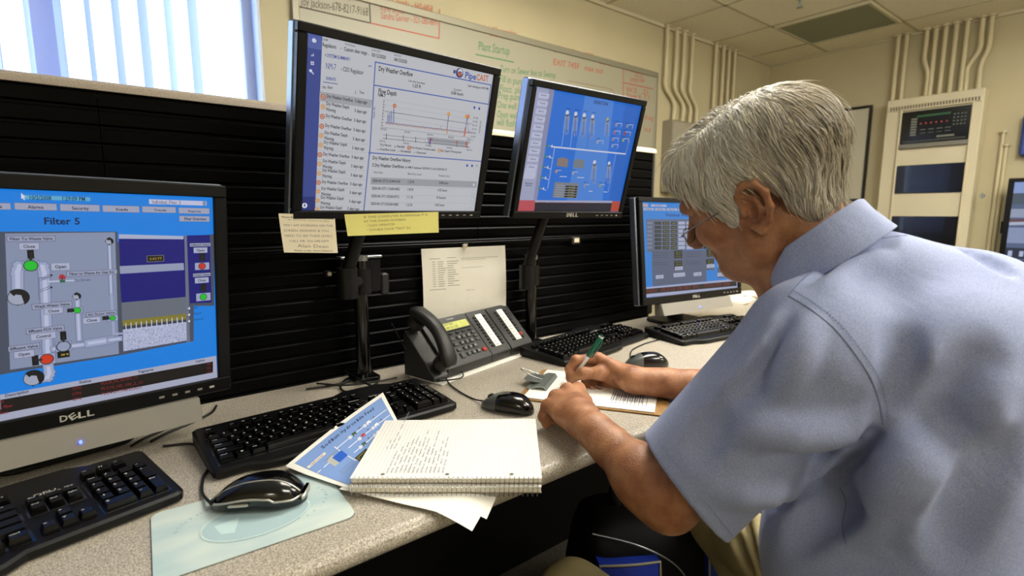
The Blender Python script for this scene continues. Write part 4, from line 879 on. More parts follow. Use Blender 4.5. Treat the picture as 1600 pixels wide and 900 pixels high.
# ================================================================ MICE, PAD AND CABLES
m_cable = mat('black_cable', '0c0c0c', 0.45)
m_msilver = mat('mouse_silver_trim', 'b8b6ae', 0.25, metal=0.6)
m_mbtn = mat('mouse_grey_button', '5d6160', 0.35, metal=0.3)
def mouse_shape(L_, W_, H_, waist=.0, n=22, m=18):
    """rings along the length; nose at +x"""
    rings = []
    for i in range(n + 1):
        t = i / n; x = -L_/2 + L_ * t
        e = max(.02, (1 - abs(2*t - 1)**2.6)) ** .5
        w_ = W_/2 * e * (1 - waist * math.exp(-((t - .55)/.18)**2)) * (1 - .12*t); h_ = H_ * max(.18, (1 - abs((t - .40)/.64)**2.2) if t > .4 else (1 - abs((.40 - t)/.44)**2.4)) ** .8
        r = []
        for k in range(m):
            a = 2*math.pi*k/m; ca, sa = math.cos(a), math.sin(a)
            y = w_ * math.copysign(abs(ca)**.75, ca); z = h_ * (.30 + .70*math.copysign(abs(sa)**.8, sa)) if sa > 0 else h_*.30 * (1 - abs(sa)**.5)
            r.append((x, y, max(z, .0012)))
        rings.append(r)
    return rings
def big_mouse(loc, yaw, label):
    t = thing('mouse', label, 'mouse', loc, yaw); R_ = mouse_shape(.128, .070, .042, .08)
    b = MB(); b.loft(R_); b.build('body', m_gloss, t, smooth=60)
    for sgn in (1, -1):     # silver trim running round each flank and back over the hump
        pts = [(-.0625, .006*sgn, .014)]
        for i in range(2, 21):
            r = R_[i]; q = max(r, key=lambda p: p[1]*sgn); zz = .012 + .010*math.sin(i/20*3.0) * (1 if i > 6 else .6); pts.append((q[0], (q[1]*sgn*0.985 + .0008) * sgn, zz))
        b = MB(); b.tube(smooth_path(pts, 3), .0016, 8); b.build('silver_trim', m_msilver, t, smooth=60)
    pts = []
    for i in range(1, 21):
        r = R_[i]; q = max(r, key=lambda p: p[2]); y = .010 + .004*math.sin(i/20*3); zz = q[2] * (1 - (y/.036)**2*.28); pts.append((q[0], y, zz + .0003))
    b = MB(); b.tube(smooth_path(pts, 3), .0011, 6); b.build('silver_line', m_msilver, t, smooth=60)
    b = MB(); b.M = Matrix.Translation((.034, 0, .0205)); b.tube([(0, -.0032, 0), (0, .0032, 0)], .0085, 18); b.build('scroll_wheel', m_blackm, t, smooth=30)
    b = MB(); q = R_[1]; b.box((-.0655, -.018, .008), (-.0595, .018, .018), .003); b.build('rear_badge', m_msilver, t, smooth=40)
    b = MB(); b.box((.004, .0285, .013), (.030, .0335, .0165), .001); b.build('side_button', m_msilver, t)
    return t
ml = big_mouse((.146, .762, .0022), math.degrees(math.atan2(.515, -.857)), 'large glossy black mouse with silver trim on the pale blue pad')
def small_mouse(loc, yaw, label):
    t = thing('mouse', label, 'mouse', loc, yaw); R_ = mouse_shape(.118, .060, .038, .0)
    b = MB(); b.loft(R_[:15]); b.build('body', m_gloss, t, smooth=60)
    b = MB(); b.loft([[(x, y*1.004, z*1.01) for x, y, z in r] for r in R_[14:]]); b.build('buttons', m_mbtn, t, smooth=60)
    b = MB(); b.M = Matrix.Translation((.036, 0, .0215)); b.tube([(0, -.0035, 0), (0, .0035, 0)], .0085, 18); b.build('scroll_wheel', m_blackm, t, smooth=30)
    return t
mc = small_mouse((.640, .826, .0006), 118, 'small black mouse with grey buttons behind the spiral notebook')
mr = small_mouse((1.128, .842, .0006), 145, 'black mouse half hidden behind the writing wrist')
def cable(name, label, pts, r=.0022, n=8):
    base = np.array(pts[0]); b = MB(); b.tube([np.array(p) - base for p in smooth_path(pts, 8)], r, n)
    o = b.build(name, m_cable, None, smooth=60); o.location = (base[0], base[1], base[2] + T); return tag(o, label, 'cable')
def zp(px, py, z=.003): return pz(px, py, z)
cable('mouse_cable', 'cable of the large mouse curling up between the two left keyboards', [zp(330, 787, .012), zp(316, 770), zp(318, 745), zp(327, 728), zp(322, 708), zp(300, 694), zp(255, 697, .003)])
cable('mouse_cable', 'cable of the small mouse looping in front of the telephone', [zp(762, 627, .012), zp(742, 624), zp(718, 612), zp(700, 597), zp(697, 582, .008), zp(706, 577, .010), zp(722, 582, .010), zp(721, 590, .009), zp(700, 594, .010), zp(680, 596, .004)], .0018)
cable('mouse_cable', 'cable rising to the mouse behind the writing hand', [zp(993, 567, .012), zp(987, 563), zp(985, 553), zp(990, 545), zp(1010, 536), zp(1030, 530), zp(1026, 524)], .0018)
cable('monitor_cable', 'black cable on the desk behind the left keyboard', [zp(338, 634), zp(330, 645), zp(300, 660), zp(262, 676), zp(236, 690)], .0025)
cable('monitor_cable', 'thin black cable crossing behind the two left keyboards', [zp(300, 640), zp(262, 668), zp(225, 685), zp(205, 697)], .0022)
for k, (lb, ps) in enumerate([('black cable looping on the desk behind the centre keyboard', [(478, 608), (530, 600), (572, 588), (592, 592), (580, 604), (545, 612), (532, 605), (545, 590), (585, 583)]),
                 ('black cable lying along the foot of the partition', [(495, 599), (540, 602), (590, 596), (620, 590)]),
                 ('thin cable crossing the cable loop behind the centre keyboard', [(533, 577), (552, 587), (572, 599), (590, 606)])]):
    cable('desk_cable', lb, [zp(x, y, .004 + .0045*k) for x, y in ps], .0024)
cable('phone_cord', 'thin pale edged cord hanging beside the handset', [pz(612, 505, .15), pz(625, 530, .10), pz(642, 560, .05), pz(656, 583, .006)], .0014)
cable('monitor_cable', 'cable at the foot of the farthest monitor', [zp(1000, 489), zp(1018, 496), zp(1034, 492), zp(1038, 480, .02)], .0025)
b = MB(); q = zp(982, 578, 0); 
cc = thing('cable_clip', 'small clear plastic clip on the cable behind the writing hand', 'clip', tuple(pz(985, 572, 0)), 20)
b.box((-.006, -.009, 0), (.006, .009, .012), .003); b.build('body', mat('clear_plastic', '8f8f90', .25, trans=.5), cc)
b = MB(); b.box((-.003, -.006, .012), (.003, .006, .016), .001); b.build('latch', m_mbtn, cc)
# mouse pad
m_pad = bpy.data.materials.new('pale_blue_pad'); m_pad.use_nodes = True; nt = m_pad.node_tree; N = nt.nodes; b_ = N['Principled BSDF']
tc = N.new('ShaderNodeTexCoord'); mp = N.new('ShaderNodeMapping'); mp.inputs['Rotation'].default_value = (0, 0, .7); mp.inputs['Scale'].default_value = (6, 14, 1)
nn = N.new('ShaderNodeTexNoise'); nn.inputs['Scale'].default_value = 1.2; rr = N.new('ShaderNodeValToRGB'); rr.color_ramp.elements[0].position = .38; rr.color_ramp.elements[0].color = (*lin('aec6c9'), 1); rr.color_ramp.elements[1].position = .62; rr.color_ramp.elements[1].color = (*lin('ccd8d2'), 1)
nt.links.new(tc.outputs['Object'], mp.inputs['Vector']); nt.links.new(mp.outputs['Vector'], nn.inputs['Vector']); nt.links.new(nn.outputs['Fac'], rr.inputs['Fac']); nt.links.new(rr.outputs['Color'], b_.inputs['Base Color']); b_.inputs['Roughness'].default_value = .5
pp = thing('mouse_pad', 'pale blue mouse pad with faint lettering under the large mouse', 'mouse pad', (.135, .735, 0), -3.0)
b = MB(); b.prism(rrect(-.118, -.082, .112, .082, .014), .0004, .0022, 'z', .0004); b.build('pad', m_pad, pp)
b = MB(); b.prism(rrect(-.1185, -.0825, .1125, .0825, .014), .0, .0004, 'z'); b.build('rubber_backing', m_blackm, pp)
cv = Canvas(); pr = attr_mat('print_on_paper', rough=.7)
E_ = [(-.0 + .066*math.cos(a), -.012 + .045*math.sin(a)) for a in [2*math.pi*k/48 for k in range(49)]]
cv.poly([p for p in E_[:-1]], 'a6bfc4', uv=True); cv.line(E_, .0012, 'd5e6e2', uv=True)
cv.poly([(-.05, .0), (-.02, .004), (-.03, -.03), (-.045, -.024)], 'bcd6d6', uv=True)
for k, ch in enumerate('SOUTHERN'): a = math.radians(168 - 9*k); cv.textl(ch, -.005 + .092*math.cos(a) , .0 + .055*math.sin(a), .092*math.cos(a) - .002 + .0035, .003 + .055*math.sin(a), .0045, '9db8bc', uv=True)
for k, ch in enumerate('www.stlcan'): a = math.radians(-62 + 9*k); cv.textl(ch, .092*math.cos(a), .058*math.sin(a), .092*math.cos(a) + .0036, .058*math.sin(a) + .0022, .0045, '86b2c0', uv=True)
cv.build('pad_print', pr, pp, map3=lambda u, v, o: (u, v, .00222 + o))

# ================================================================ PAPERS, NOTEBOOKS, CLIPBOARD
m_paper = mat('white_paper', 'f1efe6', 0.75, noise=0.01, nscale=30)
m_paper2 = mat('cream_paper', 'e6e1d2', 0.75)
def frame2(o, ex, ey): # desk-plane frame matrix
    ex = Vector((ex[0], ex[1], 0)).normalized(); ey = Vector((-ex.y, ex.x, 0))
    return Matrix(((ex.x, ey.x, 0, o[0]), (ex.y, ey.y, 0, o[1]), (0, 0, 1, o[2]), (0, 0, 0, 1)))
# loose sheets under the notebooks, reaching over the desk edge
def loose(label, A, ang, w_, h_, z, sag=True):
    t = thing('paper_sheet', label, 'paper', (A[0], A[1], z), ang, group='loose sheets under the notebooks'); P = []
    for i in range(13):
        r = []
        for j in range(17):
            u, v = w_*i/12, h_*j/16; q = Matrix.Rotation(math.radians(ang), 4, 'Z') @ Vector((u, v, 0)); yy = A[1] + q.y
            dz = -.55 * max(0, EY - yy + .004)**1.15 if sag else 0; r.append((u, v, dz + .0006*math.sin(u*40 + v*25)))
        P.append(r)
    b = MB(); b.sheet(P, .0003); b.build('sheet', m_paper, t, smooth=60); del t['group']; return t
NA = math.degrees(math.atan2(-.17, .224))
loose('lower loose white sheet whose corner hangs over the desk edge', (.262, .722), -55, .216, .215, .0045)
loose('upper loose white sheet poking out below the notebooks', (.245, .722), -59, .216, .215, .0060)
# blue diagram sheet
A_, B_, C_, D_ = pz(446, 728, .010), pz(580, 627, .036), None, pz(572, 772, .0075)
B_ = A_ + (B_ - A_) / np.linalg.norm(B_ - A_) * .275
C_ = pz(648, 708, .0071)
def sheet_pt(s, t):   # s along the title edge A->B, t down A->D
    p = (1-s)*(1-t)*A_ + s*(1-t)*B_ + s*t*C_ + (1-s)*t*D_
    p = p.copy(); p[2] = max(p[2] + .004*math.sin(math.pi*s)*(1-t) - .003*math.sin(math.pi*t)*(1-s), .0070); return p
ds = thing('diagram_sheet', 'blue printed Sodium Hydroxide Feed sheet leaning on the centre keyboard', 'paper', tuple(A_))
P = [[sheet_pt(i/20, j/14) - A_ for j in range(15)] for i in range(21)]
b = MB(); b.sheet([r[::-1] for r in P], .0003); b.build('sheet', m_paper, ds, smooth=60)
cv = Canvas(); LS, LT_ = .275, .216
def fill(x0, y0, x1, y1, col, n=10):
    for i in range(n):
        for j in range(n): 
            a, c = x0 + (x1-x0)*i/n, x0 + (x1-x0)*(i+1)/n; d, e = y0 + (y1-y0)*j/n, y0 + (y1-y0)*(j+1)/n; cv.P.append((np.array([(a,d),(c,d),(c,e),(a,e)]), [(0,1,2,3)], lin(col), 0))
fill(.012, -.204, .263, -.012, '7f9fd8')
def sl(pts, w_, col):
    q = []
    for a, c in zip(pts[:-1], pts[1:]):
        n = max(1, int(math.hypot(c[0]-a[0], c[1]-a[1])/.02)); q += [(a[0] + (c[0]-a[0])*k/n, a[1] + (c[1]-a[1])*k/n) for k in range(n)]
    cv.line(q + [pts[-1]], w_, col, uv=True)
x = .066
for ch in 'Sodium': cv.textl(ch, x, -.034, x + .0070, -.034, .0100, '1e3a66', True, uv=True); x += .0083
x += .004
for ch in 'Hydroxide': cv.textl(ch, x, -.034, x + .0068, -.034, .0100, '1e3a66', True, uv=True); x += .0080
x += .004
for ch in 'Feed': cv.textl(ch, x, -.034, x + .0068, -.034, .0100, '1e3a66', True, uv=True); x += .0080
WH, DG = 'e9edf4', '3c444c'
for y in (-.060, -.082, -.104, -.126): sl([(.085 + (.02 if y < -.07 else 0), y), (.258, y)], .0022, WH)
sl([(.085, -.052), (.085, -.075), (.088, -.122), (.105, -.140), (.17, -.142)], .0022, WH); sl([(.06, -.150), (.16, -.150), (.26, -.148)], .0018, WH)
for y, xs_ in ((-.060, (.135, .185)), (-.082, (.150, .20)), (-.104, (.135, .19)), (-.126, (.15, .2))):
    for k, x in enumerate(xs_):
        col = 'b83a3a' if (y in (-.082, -.126) and k == 0) else '3c5c3c'
        cv.poly([(x, y - .006), (x + .012, y + .006), (x + .012, y - .006), (x, y + .006)], col if k == 0 else 'e9edf4', uv=True); cv.poly([(x - .012, y - .005), (x - .004, y - .005), (x - .004, y + .005), (x - .012, y + .005)], 'd9dde4', uv=True)
        cv.textl('%d' % (k + 3), x + .022, y + .004, x + .030, y + .004, .004, DG, uv=True)
sl([(.018, -.048), (.058, -.048)], .0075, 'e6ded0'); cv.textl('Tank Level', .020, -.050, .054, -.050, .004, '8a4a3a', uv=True)
sl([(.014, -.078), (.05, -.078)], .0022, WH)
cv.poly([(.046, -.072), (.060, -.066), (.066, -.066), (.066, -.098), (.046, -.098)], 'b9bcb4', uv=True); cv.poly([(.060, -.073), (.088, -.073), (.088, -.098), (.060, -.098)], '2a62c8', uv=True); sl([(.046, -.066), (.090, -.066)], .0015, '8a7a60')
cv.poly([(.092, -.118), (.135, -.118), (.135, -.148), (.092, -.148)][::-1], '24241c', uv=True)
for k in range(5): sl([(.096, -.123 - .005*k), (.128, -.123 - .005*k)], .0018, 'b8a850')
for k in range(3): sl([(.02, -.118 - .006*k), (.085, -.118 - .006*k)], .0014, '7a88a8')
cv.poly([(.02, -.19), (.20, -.19), (.20, -.199), (.02, -.199)], '2c5a96', uv=True); cv.textl('Return', .05, -.170, .08, -.170, .006, 'd8a070', uv=True)
def dmap(u, v, o):
    p = sheet_pt(min(1, max(0, u/LS)), min(1, max(0, -v/LT_))) - A_; return (p[0], p[1], p[2] + .0004 + o)
cv.build('diagram_print', pr, ds, map3=dmap)

def notebook(label, org, ang, z0, thick, marks):
    """spiral pad: local x along the coil edge, y across the page"""
    t = thing('notebook', label, 'notebook', (org[0], org[1], z0), ang); Wn, Hn = .279, .216
    b = MB(); b.box((0, .006, .0), (Wn, Hn + .004, .0010), .0003); b.build('back_cover', mat('brown_board', '8d7d66', .7), t)
    b = MB(); P = lambda f: f
    b.box((.001, .007, .0011), (Wn - .001, Hn, thick - .0008), .0004); b.build('pages', m_paper2, t)
    G = [[(Wn*i/14, .005 + (Hn - .003)*j/10, thick + .0004 + .0016*max(0, (i/14 - .7))*math.sin(j) + (.0035*((j/10)**2)*(i/14))) for j in range(11)] for i in range(15)]
    b = MB(); b.sheet([r[::-1] for r in G], .0004); b.build('top_page', m_paper, t, smooth=60)
    def top(u, v, o):
        i, j = u/Wn, (v - .005)/(Hn - .003); return (u, v, thick + .0008 + .0016*max(0, (i - .7))*math.sin(j*10) * 0 + .0035*(max(0, j)**2)*i + .0016 * max(0, i - .7) + o)
    if marks:
        c = Canvas()
        def seg(a, c_, w_, col):
            n = 8; q = [(a[0] + (c_[0]-a[0])*k/n, a[1] + (c_[1]-a[1])*k/n) for k in range(n + 1)]
            for p, r in zip(q[:-1], q[1:]):
                if abs(a[0] - c_[0]) < 1e-6: g = [(p[0]-w_/2, p[1]), (p[0]+w_/2, p[1]), (r[0]+w_/2, r[1]), (r[0]-w_/2, r[1])]
                else: g = [(p[0], p[1]-w_/2), (r[0], r[1]-w_/2), (r[0], r[1]+w_/2), (p[0], p[1]+w_/2)]
                c.P.append((np.array(g), [(0,1,2,3)], lin('a3abc6'), 0))
        for k in range(1, 44): seg((k*.00635, .008), (k*.00635, .213), .00034, 0)
        for k in range(1, 33): seg((.002, .010 + k*.00635), (.277, .010 + k*.00635), .00028, 0)
        random.seed(11); PEN = '8a8b94'
        for k in range(17):     # handwriting runs across the coil edge direction, one line per column
            x = .030 + .00635*k; L_ = [.03, .16, .05, .07, .09, .10, .11, .12, .10, .16, .10, .08, .15, .07, .10, .12, .06][k]; y = .020 if k > 2 else .10
            wds = ['3/27 Filter run', '12.4 gpm flow', 'Wash 2 ok', '0.42 ntu', 'level 6.62', 'Check pump 4', 'Cl2 1.8 mg', 'pH 7.1', 'tank 16.4', 'feed 28 %']
            while y < .020 + L_ + (0 if k > 2 else .08):
                s_ = random.choice(wds); w_ = .0019*len(s_)
                c.textl(s_, x + .0018, y, x + .0018, y + w_, .0026, PEN, slant=.2, uv=True); y += w_ + random.uniform(.004, .012)
        for u in (.045, .140, .235): c.circ(u, .016, .0032, '6f6d68', 16, uv=True)
        c.build('page_print', pr, t, map3=top, step=.00003)
    m_wire = mat('coil_wire', 'a9aab0', .25, metal=.8)
    b = MB(); n = 40
    for k in range(n):
        x = .006 + (Wn - .012)*k/(n-1); r = thick/2 + .0035; pts = []
        for a in range(-150, 171, 32):
            aa = math.radians(a); pts.append((x + .0012*(a/160), .004 - .0045*math.cos(aa) - .0005 + (.0035 if a > 150 or a < -140 else 0), thick/2 + r*math.sin(aa)*.98))
        b.tube(pts, .00055, 5)
    b.build('spiral_binding', m_wire, t, smooth=60); return t
nA = pz(545, 752, .026); nB = pz(845, 752, .026); ang = math.degrees(math.atan2(nB[1]-nA[1], nB[0]-nA[0]))
notebook('lower spiral notebook, directly beneath the grid page notebook', nA[:2] + np.array([-.004, -.004]), ang, .0072, .010, False)
notebook('upper spiral notebook open to a white grid page with handwriting', nA[:2], ang, .0178 + .0012, .0085, True)

# clipboard
CB = np.array([.692, .862]); cl = thing('clipboard', 'brown hardboard clipboard with a grey metal clip under the man\'s hands', 'clipboard', (CB[0], CB[1], 0), math.degrees(math.atan2(-.84, .55)))
b = MB(); b.prism(rrect(0, 0, .320, .229, .010), .0006, .0036, 'z', .0006); b.build('board', mat('hardboard', '9a7440', .5, noise=.12, nscale=60), cl)
m_clip = mat('grey_clip_metal', '8b938f', .32, metal=.6)
b = MB(); pr_ = [(.006, .0062), (.020, .0070), (.030, .012), (.046, .0125), (.052, .0060), (.054, .0060), (.049, .0150), (.030, .0150), (.018, .0095), (.006, .0086)]
b.loft([[(x, y, z) for x, z in pr_] for y in (.060, .168)]); b.build('clip_plate', m_clip, cl)
b = MB(); b.prism([(-.004, .088), (.034, .080), (.034, .148), (-.004, .140), (-.012, .130), (-.012, .098)], .0156, .0176, 'z', .0005); b.build('clip_lever', m_clip, cl)
b = MB(); 
for yy in (.100, .126): b.tube(smooth_path([(.032, yy, .0190), (.010, yy, .024), (-.018, yy + (.006 if yy < .11 else -.006), .034), (-.024, .113, .036)], 5), .0014, 8)
b.build('clip_wire', m_chrome, cl, smooth=60)
b = MB(); b.tube([(.030, .078, .0115), (.030, .150, .0115)], .0032, 12); b.tube([(.012, .060, .0075), (.012, .050, .009), (.018, .046, .012)], .0016, 8); b.build('clip_spring', m_chrome, cl, smooth=60)
fp = thing('form_sheet', 'white form with printed table on the clipboard', 'paper', (CB[0], CB[1], .0037), math.degrees(math.atan2(-.84, .55)))
b = MB(); b.prism([(.014, .006), (.296, .006), (.296, .220), (.014, .220)], .0002, .0022, 'z'); b.build('sheets', m_paper, fp)
c = Canvas(); random.seed(5)
for k in range(14): c.rect(.20 + .005*k, .05, .2025 + .005*k, .05 + random.uniform(.05, .12), '8a8a92')
for k in range(10): c.line([(.205 + .008*k, .03), (.205 + .008*k, .09)], .0012, '70727c', uv=True)
for k in range(6):
    for j in range(4): c.textl(random.choice(['Pump 3 ok', '1.8 mg/l', 'NaOH low', '28 % flow', 'Tank 2']), .075 + .012*k, .02 + .045*j, .075 + .012*k, .02 + .045*j + .030, .004, '6a6a78', slant=.2, uv=True)
for k in range(9): c.line([(.066 + .012*k, .012), (.066 + .012*k, .215)], .0003, 'b0b0ba', uv=True)
c.build('form_print', pr, fp, map3=lambda u, v, o: (u, v, .00222 + o))

# ================================================================ TELEPHONE
m_phone = mat('charcoal_phone_plastic', '1f2020', 0.42, bump=.08, bscale=900)
m_lcd = mat('olive_lcd', 'a9ac58', 0.3, emit=0.12)
m_pbtn = mat('phone_button', '4c4e4e', 0.35)
m_red = mat('red_button', 'a8322a', 0.35)
ps = thing('paper_pad', 'flat white pad lying under the telephone', 'paper', (.611, 1.044, 0), math.degrees(math.atan2(.09, .357)))
b = MB(); b.prism([(0, 0), (.372, 0), (.372, .115), (0, .115)], .0005, .0032, 'z'); b.build('pad', m_paper, ps); b = MB(); b.prism([(-.001, -.0005), (.373, -.0005), (.373, .1155), (-.001, .1155)], 0, .0005, 'z'); b.build('backing', m_blackm, ps)
PW, PDp = .355, .104
ph = thing('telephone', 'charcoal office telephone with olive display and two key columns', 'telephone', (.644, 1.071, .0035), 14)
zf, zb = .030, .128; sl_ = (zb - zf) / (PDp - .006); an = math.atan(sl_)
LEN = math.hypot(PDp - .006, zb - zf)
def face_M(x, s, lift=0): return Matrix.Translation((x, 0, zf)) @ Matrix.Rotation(an, 4, 'X') @ Matrix.Translation((0, s, lift))
prof = [(0, .004), (PDp, .004), (PDp, zb - .01), (PDp - .006, zb), (0.0, zf), (-.003, zf - .006)]
def pbody(x0, x1, nm):
    b = MB(); b.prism([(y, z) for y, z in prof], x0, x1, 'x', .0015); b.build(nm, m_phone, ph, smooth=25)
pbody(0, .168, 'base'); b = MB(); b.prism([(y, max(.004, z - .012) if z > .02 else z) for y, z in prof], -.048, -.0005, 'x', .0015); b.build('handset_cradle', m_phone, ph, smooth=25); pbody(.1690, .252, 'key_module'); pbody(.2555, PW, 'key_module')
b = MB(); b.box((0, .01, 0), (PW, PDp - .005, .0039), .001); b.build('foot', m_blackm, ph)
b = MB(); b.M = face_M(0, 0); b.box((.058, LEN*.67, .0002), (.160, LEN*.88, .003), .001); b.build('display_frame', m_blackm, ph)
b = MB(); b.M = face_M(0, 0); b.box((.063, LEN*.695, .0031), (.155, LEN*.855, .0036)); b.build('display', m_lcd, ph)
c = Canvas(); c.textl('EXT 2041', .068, LEN*.80, .100, LEN*.80, .006, '5c6030', uv=True); c.textl('SEP 25 1:29', .068, LEN*.72, .112, LEN*.72, .006, '5c6030', uv=True); c.rect(.118, LEN*.71, .122, LEN*.84, 'c4c67c')
Mf = face_M(0, 0); c.build('display_text', pr, ph, map3=lambda u, v, o: tuple(Mf @ Vector((u, v, .0037 + o))))
c = Canvas(); c.textl('TOSHIBA', .090, LEN*.925, .118, LEN*.925, .004, '9a9a96', uv=True); c.build('logo', pr, ph, map3=lambda u, v, o: tuple(Mf @ Vector((u, v, .0004 + o))))
b0 = None
def pbut(x, s, w_, h_, mt=None, nm='button', txt=None):
    b = MB(); b.M = face_M(x, s); b.box((-w_/2, -h_/2, -.0005), (w_/2, h_/2, .0042), .0012)
    if txt:
        v, f, wd = text_geo(txt); b.m = 1; b.add([((p[0]/wd - .5)*w_*.34, (p[1] - .35)*h_*.6, .0043) for p in v], f)
    b.build(nm, [mt or m_pbtn, m_legend], ph)
for r in range(4):
    for k in range(3): pbut(.092 + .0185*k, LEN*(.50 - .125*r), .013, .0115, txt='123456789*0#'[r*3 + k])
for r in range(4): pbut(.068, LEN*(.50 - .125*r), .014, .0095 if r < 3 else .016)
for r in range(3): pbut(.152, LEN*(.535 - .085*r), .013, .0075)
pbut(.152, LEN*.115, .015, .011, m_red, 'red_button')
for k in range(4): pbut(.074 + .024*k, LEN*.615, .013, .0055, m_blackm)
for xc in (.212, .307):
    b = MB(); b.M = face_M(xc, 0); b.box((-.0125, LEN*.10, .0002), (.0125, LEN*.90, .0012)); b.build('label_strip', m_paper, ph)
    c = Canvas()
    for k in range(10): y = LEN*(.13 + .078*k); c.line([(xc - .0115, y - .004), (xc + .0115, y - .004)], .0004, '8a8a8a', uv=True); c.textl(['Lab', 'Shop', 'Well 3', 'Office', 'Page', 'Line 2', 'Gate', 'Park', 'Filter', 'Intercom'][k], xc - .009, y, xc + .004, y, .0035, '55555a', uv=True)
    c.build('label_print', pr, ph, map3=lambda u, v, o: tuple(Mf @ Vector((u, v, .00125 + o))))
    for k in range(10):
        for sx in (-.021, .021):
            y = LEN*(.135 + .078*k)
            red = (xc > .3 and sx > 0 and k == 1)
            pbut(xc + sx, y, .0105, .0065 if not red else .010, m_red if red else m_blackm, 'red_button' if red else 'line_key')
# handset lying in the cradle on the left
b = MB(); hp = []
for k in range(15):
    t_ = k/14; s = -.012 + (LEN + .035)*t_; lift = .030 + .030*math.sin(math.pi*t_); hp.append(tuple(face_M(-.020, s, lift) @ Vector((0, 0, 0))))
rs = [(.026, .013)] * 15; rings = []
for k, p in enumerate(hp):
    t_ = k/14; wx = .024 - .006*math.sin(math.pi*t_)**.7; tz = .015 - .002*math.sin(math.pi*t_)
    if k in (0, 14): wx *= .7; tz *= .6
    d = Vector(hp[min(k+1, 14)]) - Vector(hp[max(k-1, 0)]); d.normalize(); nrm = Vector((1, 0, 0)).cross(d) 
    rings.append([tuple(Vector(p) + Vector((1, 0, 0))*wx*math.copysign(abs(math.cos(a))**.7, math.cos(a)) + nrm*tz*math.copysign(abs(math.sin(a))**.7, math.sin(a))) for a in [2*math.pi*q/20 for q in range(20)]])
hs = MB(); hs.loft(rings); hsb = hs.build('handset', m_phone, ph, smooth=60)
for s in (.010, LEN - .004):
    b = MB(); b.M = face_M(-.020, s, 0); b.cyl((0, 0, .004), (0, 0, .030), .021, 22, .022); b.build('earpiece', m_phone, hsb, smooth=40)

# ================================================================ NOTES ON THE PARTITION AND BELOW THE MONITOR
m_yel = mat('yellow_paper', 'd9d27c', .7); m_note = mat('offwhite_note', 'ddd3b8', .7)
def note(name, label, corners, mt, cat, bow=.004, curl=.0, prints=None, flip=False):
    """corners TL TR BR BL in desk coordinates"""
    TL, TR, BR, BL = [np.array(q, float) for q in corners]; base = BL
    t = thing(name, label, cat, tuple(base)); P = []
    nrm = np.cross(TR - TL, BL - TL); nrm /= np.linalg.norm(nrm); nrm = nrm * (-1 if nrm[1] > 0 else 1)
    def pt(s, u): return (1-s)*(1-u)*BL + s*(1-u)*BR + s*u*TR + (1-s)*u*TL + nrm*(bow*math.sin(math.pi*u)*(1 if not curl else .6) + curl*(1-u)**2) - base
    P = [[pt(i/10, j/12) for j in range(13)] for i in range(11)]
    b = MB(); a = np.array(P); n = 11*13; vs = (a + nrm*.00015).reshape(-1, 3).tolist() + (a - nrm*.00015).reshape(-1, 3).tolist(); fs = []
    for i in range(10):
        for j in range(12): f = (i*13+j, (i+1)*13+j, (i+1)*13+j+1, i*13+j+1); fs += [f, tuple(n+k for k in f[::-1])]
    e = [i*13 for i in range(11)] + [130+j for j in range(1, 13)] + [i*13+12 for i in range(9, -1, -1)] + [j for j in range(11, 0, -1)]
    for k in range(len(e)): e0, e1 = e[k], e[(k+1) % len(e)]; fs.append((e1, e0, n+e0, n+e1))
    b.add(vs, fs); b.build('sheet', mt, t, smooth=60)
    if prints:
        c = Canvas(); prints(c); c.build('writing', pr, t, map3=lambda u, v, o: tuple(pt(u, v) + nrm*(.0003 + o)), step=.00004)
    return t
def bez(M, x, z, off=-.0065): return np.array(M @ Vector((x, off, z)))
def on_mon(M, px, py, off=-.0065):
    Mi = M.inverted(); d = Mi.to_3x3() @ Vector(ray(px, py)); o = Mi @ Vector((0, 0, EYE)); t = (off - o.y)/d.y; return np.array(M @ (o + d*t))
INK = '6a6a4e'
def pr_yel(c):
    for k, (s_, x0, x1) in enumerate([('IF THIS COMPUTER RUNNING# IT IS', .18, .87), ('AT THE WAGN NUMBERS', .18, .62), ('• CLICK OPERATOR', .2, .5), ('• DOUBLE CLICK "TEXT" EX', .2, .67)]):
        c.textl(s_, x0, .80 - .20*k, x1, .82 - .20*k + .01, .10, INK, slant=.012, uv=True)
c_y = [on_mon(M2, 538, 335), on_mon(M2, 685, 331), on_mon(M2, 684, 362.5), on_mon(M2, 542, 368)]
note('sticky_note', 'yellow note taped along the bottom edge of the upper centre monitor', c_y, m_yel, 'note', .001, .004, pr_yel)
def pr_wh(c):
    c.textl('Neuse Regional Water & Sewer Authority', .04, .90, .97, .88, .035, '30302c', True, uv=True); c.textl('2811 BARRUS RD, KINSTON NC 28504', .14, .84, .88, .82, .025, '4a4a44', uv=True)
    for k, (s_, x0, x1) in enumerate([('YES! I AM WORKING ON THIS', .05, .95), ('SCREEN, RESIDENT & YOU', .05, .86), ('NEED TO SEE THESE LEVELS', .05, .92), ('CALL ME. 523-208-0479', .12, .84)]): c.textl(s_, x0, .68 - .135*k, x1, .69 - .135*k, .055, '6c6a62', slant=.012, uv=True)
    c.textl('Alan Dean', .25, .14, .82, .13, .085, '7c7a70', slant=.02, uv=True); c.textl('Water is Life... Don\'t Waste It.', .18, .04, .90, .04, .032, '30302c', True, uv=True)
c_w = [on_mon(M2, 435, 333.5, -.004), on_mon(M2, 523, 336, -.004), on_mon(M2, 526, 394, -.004), on_mon(M2, 442, 393, -.004)]
note('memo_note', 'off-white printed memo taped under the left corner of the upper centre monitor', c_w, m_note, 'note', .001, .006, pr_wh)
Yn = PY - .0175
